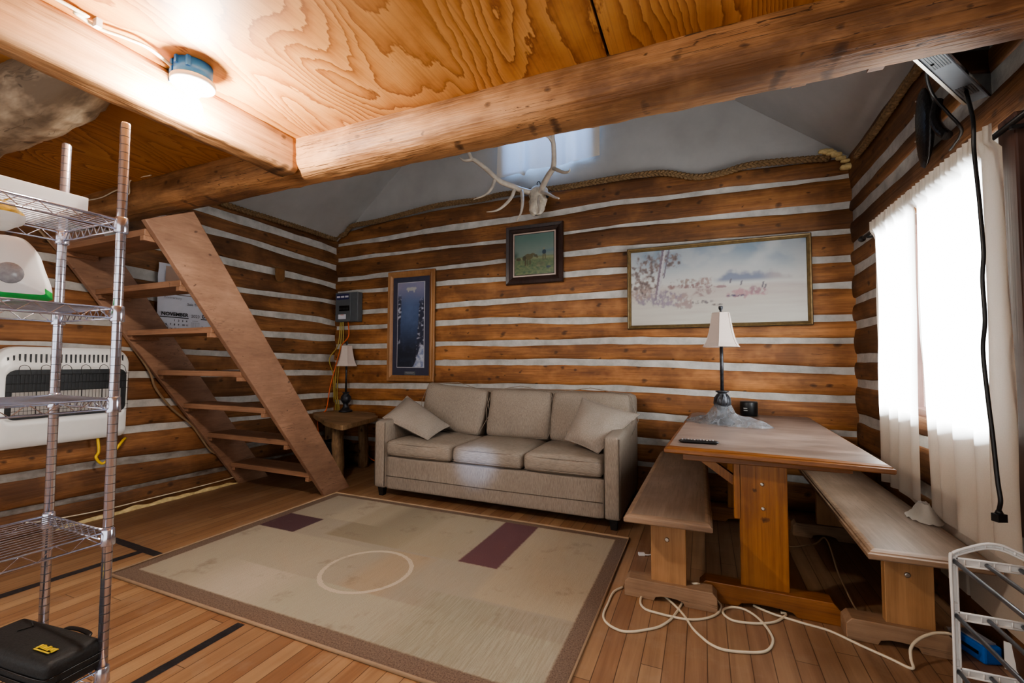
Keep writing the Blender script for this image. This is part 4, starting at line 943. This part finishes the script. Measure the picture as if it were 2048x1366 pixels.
# black case on the bottom level
zc=LV[4]+.0195; ca=thing('tool_case','black zippered case with yellow lettering on the bottom level of the wire shelving','case',(-1.83,.69,zc))
e1=V((.985,.10,0)).normalized(); e2=V((-e1.y,e1.x,0)); cc=V((-1.825,.690,zc+.045))
mc=Matrix((e1,e2,V((0,0,1)))).transposed().to_4x4()
b=MB(); b.cushion(cc,.185,.068,.044,.018,.006,14,m=mc,nz=.002); b.build('body',plain('black nylon',(.018,.018,.018),.6,0,.3,160,.3),ca)
b=MB()
for z in (.006,-.014): b.tube(curve([cc+e1*x+e2*y+V((0,0,z)) for x,y in ((-.188,-.05),(-.17,-.0705),(0,-.0725),(.17,-.0705),(.188,-.05),(.1885,0),(.188,.05),(.17,.0705),(0,.0725),(-.17,.0705),(-.188,.05),(-.188,-.05))],4),.0022,6)
b.build('zipper',m_blackgl,ca)
b=MB(); b.tube(curve([cc+e1*x+e2*y+V((0,0,z)) for x,y,z in ((-.02,.07,.02),(-.01,.084,.026),(.04,.088,.028),(.09,.084,.026),(.10,.07,.02))],6),.007,8,flat=.5); b.build('handle',m_black,ca)
b=MB(); tz=V((0,0,.0512))
for k in range(7): b.obox(cc+e1*(.075+.0105*k)-e2*(.025-.002*(k%2))+tz,e1*.0042,e2*(.008-.0012*(k%3)),V((0,0,.0006)))
b.obox(cc+e1*.105-e2*.037+tz,e1*.033,e2*.0018,V((0,0,.0006)))
b.build('lettering',plain('yellow print',(.72,.50,.03),.5),ca)
b=MB(); b.beam(cc+e1*-.11+e2*.045+V((0,0,.0508)),cc+e1*-.07+e2*.03+V((0,0,.0508)),.003,.002); b.beam(cc+e1*-.07+e2*.03+V((0,0,.0508)),cc+e1*-.085+e2*.0+V((0,0,.0508)),.003,.002); b.build('buckle',m_blackgl,ca)
# ------------------------------------------------------------------ ceiling lamp
fc=V((-1.765,1.035,0)); cf=thing('ceiling_light','bare bulb in a white lampholder under a blue ceiling box beside the joist','ceiling light',(fc.x,fc.y,ZC))
b=MB(); b.lathe([(.062,ZC-.002),(.062,ZC-.062),(.0,ZC-.062)],(fc.x,fc.y,0),28)
for k,h in ((0,.045),(1,.05),(2,.03),(3,.04)):
    a=math.radians(200+k*38); b.box(fc.x+.064*math.cos(a)-.006,fc.x+.064*math.cos(a)+.006,fc.y+.064*math.sin(a)-.006,fc.y+.064*math.sin(a)+.006,ZC-h,ZC-.002)
b.box(fc.x-.10,fc.x-.04,fc.y-.03,fc.y+.03,ZC-.055,ZC-.004); b.build('junction_box',m_frameblue,cf)
b=MB(); b.lathe([(.0,ZC-.0625),(.072,ZC-.0625),(.074,ZC-.068),(.071,ZC-.082),(.045,ZC-.092),(.026,ZC-.097),(.026,ZC-.112),(.0,ZC-.112)],(fc.x,fc.y,0),32); b.build('lampholder',m_porc,cf)
b=MB(); b.lathe([(.013,ZC-.112),(.014,ZC-.125),(.026,ZC-.142),(.033,ZC-.162),(.033,ZC-.178),(.024,ZC-.197),(.0,ZC-.205)],(fc.x,fc.y,0),24); b.build('bulb',emit('lit bulb',(1.0,.925,.83),BULB),cf)
cable('lamp_cable',[(-1.855,-.2,ZC-.012),at(110,-4,z=ZC-.014),at(150,25,z=ZC-.016),at(195,55,z=ZC-.018),at(250,75,z=ZC-.018),at(300,98,z=ZC-.022),(fc.x-.05,fc.y-.01,ZC-.03)],.008,m_cream,'white electrical cable running along the joist to the ceiling light',flat=.6)
b=MB(); c=at(195,48,z=ZC-.016); b.box(c.x-.012,c.x+.012,c.y-.008,c.y+.008,ZC-.028,ZC-.001); b.build('cable_clip',m_whitepl,label='white cable clip fixing the lamp cable to the ceiling',cat='clip')
cable('bell_wire',[at(150,404,y=1.585),at(200,396,y=1.58),at(236,380,y=1.58),at(258,388,y=1.58),at(262,360,y=1.575),(-3.05,1.57,ZC-.005)],.004,m_cream,'thin white wire tacked along the loft beam above the stairs')
# ------------------------------------------------------------------ curtains, rod
def curtain_mat():
    s=NT('cream curtain cloth',.95); f=s.noise(s.obj((300,300,300)),1,2); s.color(s.ramp(f,[(.3,(.62,.55,.46)),(.7,(.70,.63,.54))]))
    tr=s.n.new('ShaderNodeBsdfTranslucent'); tr.inputs[0].default_value=(.80,.78,.74,1); mx=s.n.new('ShaderNodeMixShader'); mx.inputs[0].default_value=.42
    s.l.new(s.b.outputs[0],mx.inputs[1]); s.l.new(tr.outputs[0],mx.inputs[2]); s.l.new(mx.outputs[0],s.n['Material Output'].inputs[0]); return s.m
m_curt=curtain_mat()
CX=.965; ZR=1.955
def panel(yA, yB, bot, nf, lab, ph, hx=0):
    # top edge yA..yB (functions of v give the side edges), bottom height bot(u)
    b=MB()
    def f(u,v):
        z0=bot(u); zt=ZR+.045; z=zt+(z0-zt)*v; y=yA(v)+(yB(v)-yA(v))*u
        zt+=.006*math.sin(u*nf*8*math.pi)*0
        hd=max(0,1-(zt-z)/.09)
        amp=.011+.012*v; x=CX+amp*math.sin(u*nf*2*math.pi+ph+1.6*mn.noise(V((u*3,v*1.5,ph))))+.010*mn.noise(V((u*6,v*3,ph+3)))
        x=x*(1-sm(0,.35,hd))+(CX-.019+.006*math.sin(u*nf*6*math.pi+ph)+.003*math.sin(u*nf*14*math.pi))*sm(0,.35,hd)
        if z<.46: x=max(x,.985)
        return (x,y,z)
    b.grid(150,60,f); return b.build('curtain',m_curt,label=lab,cat='curtain',group='cream curtains on the side window')
panel(lambda v:3.33, lambda v:2.765+.02*v+.07*max(0,v-.6), lambda u:.448+.02*math.sin(u*5), 4,'narrower cream curtain panel hanging at the far side of the side window',.4)
panel(lambda v:2.775-.075*max(0,v-.4)*2, lambda v:2.085+.0*v, lambda u:.20, 5,'wider cream curtain panel hanging at the near side of the side window',1.7)
b=MB(); b.tube([(CX,1.72,ZR),(CX,3.50,ZR)],.010,12); rd=b.build('curtain_rod',m_black,label='black curtain rod above the side window',cat='curtain rod')
b=MB(); b.lathe([(0,0),(.018,.008),(.02,.03),(.012,.05),(.010,.06)],(CX,3.56,ZR),14,m=Matrix.Rotation(math.pi/2,4,'X')); b.build('finial',m_black,rd)
for y in (2.0,3.42):
    b=MB(); b.box(CX-.006,1.04,y-.008,y+.008,ZR-.022,ZR-.010); b.build('bracket',m_black,rd)
# gathered curtain tail on the bench
b=MB()
def tail(u,v):
    a=2*math.pi*u; r=.02+.05*v; return V((.925+math.cos(a)*r*.9,2.66+math.sin(a)*r*1.5,.434+.07*(1-v)**1.5+.015*abs(mn.noise(V((math.cos(a)*3,math.sin(a)*3,v*4))))))
b.grid(30,8,tail); b.build('curtain_tail',m_curt,bpy.data.objects['curtain'])
m_gcurt=curtain_mat(); m_gcurt.name='white lining cloth'; m_gcurt.node_tree.nodes['Mix Shader'].inputs[0].default_value=.12
# small gable curtain
b=MB()
def gc(u,v):
    x=-1.90+1.03*u; n=.012*math.sin(u*9+.5)+.018*math.exp(-((u-.28)/.03)**2)-.022*math.exp(-((u-.36)/.05)**2)-.02*math.exp(-((u-.70)/.035)**2)+.016*math.exp(-((u-.77)/.05)**2)
    zb=3.035-.03*math.exp(-((u-.28)/.03)**2)+.03*sm(.70,.74,u)-.015*sm(.3,0,u)
    return (x+.02*math.sin(v*2+u*7)*(1-v)+.03*(u-.5)*v,4.045+n*(.5+.7*v),3.95+(zb-3.95)*v)
b.grid(140,30,gc); b.build('gable_curtain',m_gcurt,label='short white curtain over the small window high on the gable wall',cat='curtain')
# ------------------------------------------------------------------ antlered skull
an=thing('antler_mount','bleached elk skull with antlers mounted high on the back wall','antler mount',(-1.42,4.0,2.62))
SC=at(1076,398,y=3.93)
b=MB()
nrm=V((0,-1,0)); ax=V((.02,-.30,-.95)).normalized(); sx=V((1,0,0)); sy=ax.cross(sx).normalized()
prof=[(-.135,.03,.02),(-.12,.075,.05),(-.09,.092,.062),(-.05,.095,.065),(-.02,.108,.06),(.01,.106,.058),(.05,.085,.052),(.09,.08,.048),(.13,.076,.04),(.16,.06,.03),(.178,.042,.02),(.182,.015,.008)]
def skull(u,v):
    k=v*(len(prof)-1); i=min(int(k),len(prof)-2); f=k-i; t,rx,ry=[prof[i][q]*(1-f)+prof[i+1][q]*f for q in range(3)]
    a=2*math.pi*u; ca,sa=math.cos(a),math.sin(a); p=SC+ax*t+sx*ca*rx-sy*sa*ry*-1
    for sg in (-1,1):      # eye sockets
        dd=(t+.005)**2/.022**2+(abs(ca*sg-.86)/.2)**2
        if ca*sg>0: p-= (sx*ca*rx+sy*sa*ry)*.5*math.exp(-dd)
    if t>.1 and sa>.2: p-=sy*sa*ry*.55*math.exp(-((ca)/.35)**2)*sm(.1,.14,t)
    return p+V((1,1,1))*.004*mn.noise(p*45)
b.grid(40,44,skull); b.build('skull',m_skull,an)
b=MB()
for sg in (-1,1):
    c=SC+ax*(-.0)+sx*sg*.097+sy*.022; b.lathe([(0,.0),(.015,.001),(.02,.003)],c,12,m=(V((sg,-.45,.1)).to_track_quat('Z','Y').to_matrix().to_4x4()))
b.build('eye_socket',m_black,an)
def tine(name_b, pts, r0, r1, n=6):
    P=curve(pts,n); m=len(P)-1; name_b.tube(P,[r0+(r1-r0)*(i/m)**1.4 for i in range(m+1)],12)
AL=MB()
tine(AL,[at(1060,385,y=3.92),at(1042,380,y=3.87),at(1028,374,y=3.80),at(1003,364,y=3.72),at(988,352,y=3.66),at(970,336,y=3.60),at(950,321,y=3.55),at(942,318,y=3.53)],.028,.017)
tine(AL,[at(944,319,y=3.53),at(934,321,y=3.51),at(926,320,y=3.50),at(919,315,y=3.49)],.017,.004)
tine(AL,[at(944,320,y=3.53),at(940,310,y=3.52),at(935,300,y=3.52),at(928,284,y=3.51)],.018,.004)
tine(AL,[at(990,359,y=3.68),at(983,377,y=3.62),at(970,390,y=3.56),at(947,399,y=3.52)],.016,.004)
tine(AL,[at(1030,377,y=3.81),at(1022,396,y=3.74),at(1005,414,y=3.66),at(990,422,y=3.61),at(973,424,y=3.57)],.017,.004)
tine(AL,[at(1044,382,y=3.86),at(1045,405,y=3.78),at(1042,425,y=3.71),at(1033,442,y=3.66)],.018,.005)
AL.build('antler',m_bone,an)
AR=MB()
tine(AR,[at(1080,390,y=3.92),at(1086,372,y=3.86),at(1096,352,y=3.78),at(1106,336,y=3.72),at(1108,315,y=3.66),at(1107,290,y=3.60),at(1105,270,y=3.56),at(1110,235,y=3.5),at(1118,200,y=3.46)],.028,.014)
tine(AR,[at(1106,336,y=3.72),at(1115,340,y=3.66),at(1128,345,y=3.60),at(1138,343,y=3.56),at(1140,337,y=3.55)],.018,.004)
tine(AR,[at(1104,283,y=3.58),at(1098,275,y=3.55),at(1090,271,y=3.53),at(1083,268,y=3.51)],.014,.004)
tine(AR,[at(1083,384,y=3.89),at(1096,388,y=3.81),at(1108,394,y=3.74),at(1118,397,y=3.69)],.017,.007)
tine(AR,[at(1079,392,y=3.90),at(1077,404,y=3.80),at(1079,418,y=3.72),at(1077,428,y=3.67)],.017,.006)
AR.build('antler',m_bone,an)
b=MB(); b.tube(curve([SC+V((0,.02,.12)),SC+V((-.01,0,.15)),SC+V((.015,-.01,.165)),SC+V((.01,.05,.15))],4),.004,6); b.build('hanging_wire',m_black,an)
# ------------------------------------------------------------------ braided rope trim and foam
def braid(pts, lab, r=.013):
    P=curve(pts,14); L=[0]
    for a,c in zip(P,P[1:]): L.append(L[-1]+(c-a).length)
    N=int(L[-1]/.012); Q=[];j=0
    for i in range(N+1):
        d=L[-1]*i/N
        while j<len(L)-2 and L[j+1]<d: j+=1
        f=(d-L[j])/max(1e-9,L[j+1]-L[j]); Q.append((P[j].lerp(P[j+1],f),(P[j+1]-P[j]).normalized(),d))
    b=MB()
    for k in range(3):
        S=[]
        for p,d,s_ in Q:
            ph=2*math.pi*(s_/.105+k/3); n=V((0,0,1)); n=(n-d*n.dot(d)).normalized(); bi=d.cross(n)
            S.append(p+n*math.sin(ph)*.017+bi*math.sin(2*ph)*.008)
        b.tube(S,r,7)
    b.build('braided_rope',m_rope,label=lab,cat='rope',group='braided rope trim along the log walls')
yb=YB-.035
braid([(-4.02,4.03,2.64)]+[at(x,y,y=yb) for x,y in ((690,468),(705,452),(760,441),(870,412),(960,399),(1010,388),(1130,374),(1200,362),(1270,351),(1330,346),(1390,354),(1440,347),(1500,330),(1600,320),(1660,316))],'braided rope along the top of the back log wall')
braid([(XL+.04,1.9,2.60),at(400,388,x=XL+.04),at(440,405,x=XL+.04),at(500,425,x=XL+.04),at(540,437,x=XL+.04),at(620,462,x=XL+.04),at(668,478,x=XL+.04),(-4.02,4.03,2.64)],'braided rope along the top of the left log wall')
braid([(XR-.035,2.0,2.71)]+[at(x,y,x=XR-.035) for x,y in ((1850,118),(1815,165),(1775,225),(1740,275),(1712,312))],'braided rope along the top of the right log wall')
b=MB()
for i,(px,py) in enumerate(((1646,303),(1655,303),(1663,306),(1672,310),(1682,316),(1690,322),(1697,330),(1694,334))):
    c=at(px,py,y=yb-.02); b.cushion(c,.035,.02,.014,.012,.004,6,nz=.01,seed=i)
b.build('foam_seal',m_foam,label='bead of yellow expanding foam in the top right wall corner',cat='foam')
b=MB()
def fs(u,v):
    y=1.6+1.30*u; a=math.pi*v; h=.016*(1+.8*mn.noise(V((y*9,1,0))))*max(.15,sm(0,.04,u)*sm(1,.9,u)); return V((XL+.025+math.cos(a)*.022*(1+.6*mn.noise(V((y*7,5,0)))),y,.001+math.sin(a)*h*1.4))
b.grid(120,8,fs); b.build('foam_seal',m_foam,label='line of yellow expanding foam at the foot of the left wall',cat='foam')
cable('baseboard_cable',[(XL+.04,1.45,.10)]+[at(x,y,x=XL+.035) for x,y in ((100,1040),(215,1018),(300,997),(370,980),(440,962))]+[(XL+.035,3.0,.07)],.004,m_cream,'thin pale wire along the foot of the left log wall')
# ------------------------------------------------------------------ cords on the floor
def fl(l,h=.006): 
    s_=.5*.8; return [at(1220+x/4.096,1040+y/4.096,z=h+(q[0] if q else 0)) for x,y,*q in l]
cable('extension_cord',fl([(105,548),(30,590),(-15,680),(-55,780),(-20,850),(80,905),(180,915),(290,900),(400,875),(490,820),(545,755),(590,680),(615,600,.02),(640,540,.05),(690,520,.085),(740,530,.075),(800,590,.02),(895,680),(905,730),(860,780),(760,810),(640,815),(500,790),(380,760),(290,730),(250,680),(265,620),(330,597),(420,610),(500,670),(570,740),(620,800),(680,890),(750,960),(820,1015),(920,1060),(1060,1080),(1220,1085),(1300,1060),(1335,990),(1310,920),(1250,840),(1170,770),(1080,725),(990,715),(930,735),(935,775),(1000,820),(1100,840),(1230,848),(1350,835),(1430,790),(1440,765),(1400,760),(1480,810)][:-1]),.0055,m_cream,'cream extension cord lying in loops in front of the left bench foot',cat='cord',n=6)
P=fl([(1175,700),(1250,735),(1350,775),(1450,805),(1600,850)])+[at(x,y,z=.006) for x,y in ((1660,1262),(1720,1290),(1780,1317),(1824,1337))]+[at(1822,1318,y=2.20),at(1822,1296,y=2.22),at(1838,1278,y=2.25),at(1865,1267,y=2.27),at(1890,1266,y=2.28),at(1905,1270,y=2.29),V((.905,2.36,.05)),V((.915,2.46,.04)),V((.925,2.49,.036))]
ec=cable('extension_cord',P,.0055,m_cream,'cream cord running past the right bench foot to the blue adapter',cat='cord',n=6)
b=MB(); b.tube([P[-1],P[-1]+V((.02,-.008,0))],[.007,.011],8); q=P[-1]+V((.030,-.016,0)); b.obox(q,(.012,-.012,0),(.010,.010,0),(0,0,.013)); b.build('plug',m_white,ec)
pw=thing('power_adapter','blue multi outlet power adapter on the floor behind the white rack','adapter',(.978,2.39,0))
c=V((.978,2.39,.034)); e1=V((.35,-.937,0)); e2=V((.937,.35,0))
b=MB(); b.obox(c,e1*.068,e2*.034,V((0,0,.033))); b.build('body',m_bluepl,pw,bevel=.008)
b=MB(); b.obox(c+V((0,0,.036)),e1*.05,e2*.026,V((0,0,.003))); b.build('label',m_greyink,pw)
b=MB(); b.obox(c-e2*.035,e1*.045,e2*.002,V((0,0,.006))); b.build('seam',m_black,pw)
tag_=at(2035,1305,z=.08); b=MB(); b.obox((tag_.x,tag_.y,.055),V((.03,-.016,0)),V((.0,.0,.05)),V((.001,.002,0))); b.build('paper_tag',m_white,label='white paper tag standing beside the blue adapter',cat='tag')
wp=at(1283,1108,z=.009); b=MB(); b.obox(wp,V((.018,.006,0)),V((-.004,.012,0)),V((0,0,.008))); pl=b.build('cord_end',m_white,bevel=.003,label='white cord socket end lying on the floor left of the near bench leg',cat='plug')
b=MB(); b.tube(curve([wp+V((.016,-.002,0)),wp+V((.05,.02,-.003)),wp+V((.12,.12,-.003))],5),.004,6); b.build('cord',m_white,pl)
c2=at(1592,1035,z=.1); 
cable('floor_cable',[(.42,3.30,.006),(.50,3.28,.006),(.57,3.05,.12),(.585,2.85,.22),(.60,2.65,.10),(.66,2.45,.006),(.9,2.47,.006)],.004,m_copper,'thin brown cable drooping below the right bench')
# ------------------------------------------------------------------ white shoe rack
rk=thing('shoe_rack','white plastic shoe rack with grey tubes in the near right corner','shoe rack',(.86,1.6,0))
RYf=1.90
def rackside(y):
    x0,x1=.722,.935; b=MB(); zt=.545; ap=.585
    prof=curve([(x0,y,.0),(x0,y,.3),(x0,y,.515),(x0+.006,y,.540),(x0+.022,y,.553),(x0+.075,y,ap-.006),((x0+x1)/2,y,ap),(x1-.075,y,ap-.006),(x1-.022,y,.553),(x1-.006,y,.540),(x1,y,.515),(x1,y,.3),(x1,y,0)],6)
    for off in (-.008,.008): 
        b.tube([p+V((0,off*.6,0))+ (V(((x0+x1)/2,y,.3))-p).normalized()*(.004 if off>0 else .0)*1 for p in prof],.0042,6)
    C=V(((x0+x1)/2,y,.28))
    ins=[]
    for p in prof:
        q=V((x0+.016 if p.x<(x0+x1)/2-.09 else x1-.016 if p.x>(x0+x1)/2+.09 else p.x,y,p.z-(.016 if p.z>.52 else 0))); ins.append(q)
    b.tube(ins,.0035,6)
    n=len(prof)
    for i in range(n-1):
        b.add([prof[i]+V((0,.002,0)),prof[i+1]+V((0,.002,0)),ins[i+1]+V((0,.002,0)),ins[i]+V((0,.002,0)),prof[i]-V((0,-.004,0)),prof[i+1]-V((0,-.004,0)),ins[i+1]-V((0,-.004,0)),ins[i]-V((0,-.004,0))],[(0,1,2,3),(7,6,5,4)])
        if i%4==0: b.tube([prof[i],ins[i]],.003,5)
    for z in (.515,.345,.172):
        for zz in (z-.011,z+.011): b.tube([(x0,y,zz),(x1,y,zz)],.0035,6)
        b.add([(x0,y+.003,z-.011),(x1,y+.003,z-.011),(x1,y+.003,z+.011),(x0,y+.003,z+.011)],[(0,1,2,3)])
        for k in range(1,6): b.tube([(x0+(x1-x0)*k/6,y,z-.011),(x0+(x1-x0)*k/6,y,z+.011)],.0025,5)
    return b.build('side_frame',m_white,rk)
rackside(RYf); rackside(1.25)
for z in (.515,.345,.172):
    for k in range(3):
        x=.732+k*.078; b=MB(); b.tube([(x,RYf-.002,z),(x+.0,1.252,z)],.0065,10); b.build('tube',m_tubegr,rk)
# ------------------------------------------------------------------ television by the beam, its cord, leather pouch
tv=thing('television','flat silver backed television mounted high in the corner beside the loft beam','television',(.86,2.15,2.4))
a=V((.665,1.885,2.2)); c=V((1.0,2.35,2.2)); d=(c-a).normalized(); nr=V((d.y,-d.x,0)); mid=(a+c)/2; hl=(c-a).length/2
b=MB(); b.obox(mid+V((0,0,.225))+nr*.034,d*hl,nr*.032,V((0,0,.225))); b.build('case',m_tvgrey,tv,bevel=.005)
b=MB(); b.obox(mid+V((0,0,.225))+nr*.069,d*hl*1.0,nr*.003,V((0,0,.225))); b.build('screen',m_blackgl,tv)
for (t,w) in ((-.62,.14),(.55,.09)):
    b=MB()
    for k in range(7): b.obox(mid+d*hl*t+nr*(.012+.007*k)-V((0,0,.0006)),d*w*.5,nr*.0022,V((0,0,.001)))
    b.build('vent',m_black,tv)
b=MB(); b.obox(mid-nr*.004+V((0,0,.004)),d*hl,nr*.005,V((0,0,.004))); b.build('trim',m_bolt,tv)
b=MB(); b.beam(mid-nr*.0+V((0,0,.25)),V((1.03,2.45,2.42)),.03,.05); b.build('bracket',m_black,tv)
q0=mid-d*hl*.55+nr*.02
cable('tv_cord',[q0,at(1853,150,x=.80),at(1866,190,x=.88),at(1895,225,x=.93),at(1918,250,x=.97),at(1922,268,x=1.0),at(1900,300,x=1.01)],.006,m_black,'short black cord curving from the television down to the right wall')
pts=[mid+d*hl*.55+nr*.03]+[at(x,y,x=.90) for x,y in ((1946,240),(1948,300),(1958,395),(1962,440),(1967,505),(1965,560),(1970,640),(1966,700),(1975,790),(1985,870),(1995,960),(2001,1000),(1998,1020))]
hc=cable('hanging_cord',pts,.0062,m_black,'long black power cord hanging in front of the near curtain',cat='cord')
e=pts[-1]; b=MB(); b.tube([e,e-V((0,0,.012))],[.007,.012],10); b.obox(e-V((0,0,.025)),(.014,.006,0),(-.005,.010,0),(0,0,.013)); b.build('plug',m_black,hc)
b=MB()
def pouch(u,v):
    w=.062*(math.sin(math.pi*min(1,max(0,v))**.8)**.5)*(1+.25*v)+.004; a=2*math.pi*u
    return V((XR-.045+.028*math.sin(a)*math.sin(math.pi*v)**.5,2.76-.13*v*0-.02*math.sin(v*3)+math.cos(a)*w,2.50-.40*v))
b.grid(26,24,pouch); po=b.build('leather_sheath',m_leather,label='glossy black studded leather sheath hanging on the right wall above the curtain',cat='sheath')
b=MB()
for k in range(9): 
    p=pouch(.5+.5*(k%2)*.5+.35,.12+.085*k); b.lathe([(0,.004),(.004,.002),(.005,0)],p+V((-.002,0,0)),8,m=Matrix.Rotation(-math.pi/2,4,'Y'))
b.build('stud',m_bolt,po)
b=MB(); b.tube(curve([(XR-.04,2.62,2.36),(XR-.06,2.60,2.27),(XR-.06,2.56,2.20),(XR-.05,2.52,2.15)],5),.02,10); b.build('strap',m_leather,po)
bm_=bpy.data.objects['beam']
for px,py in ((1340,208),(1458,190),(1600,161),(1756,128)):
    c=at(px,py,y=1.80); b=MB(); b.box(c.x-.022,c.x+.022,1.775,1.83,c.z-.006,c.z+.05); b.build('board_end',m_stair,bm_)
c=at(1580,138,y=1.66); b=MB(); b.lathe([(0,.0),(.012,.002),(.016,.006)],at(1580,138,y=1.648),3); 
sp=bpy.data.lights.new('daylight_patch','SPOT'); sp.energy=PATCH; sp.spot_size=math.radians(5.2); sp.spot_blend=.9; sp.color=(.45,.62,1.0); sp.shadow_soft_size=.05
so_=bpy.data.objects.new('daylight_patch',sp); COL.objects.link(so_); so_.location=(-.2,-1.0,2.0); so_.rotation_euler=(at(952,925,y=3.08)-V(so_.location)).to_track_quat('-Z','Y').to_euler()
vs=bpy.context.scene.view_settings; vs.view_transform='AgX'; vs.look='AgX - Medium High Contrast'; vs.exposure=EXPO
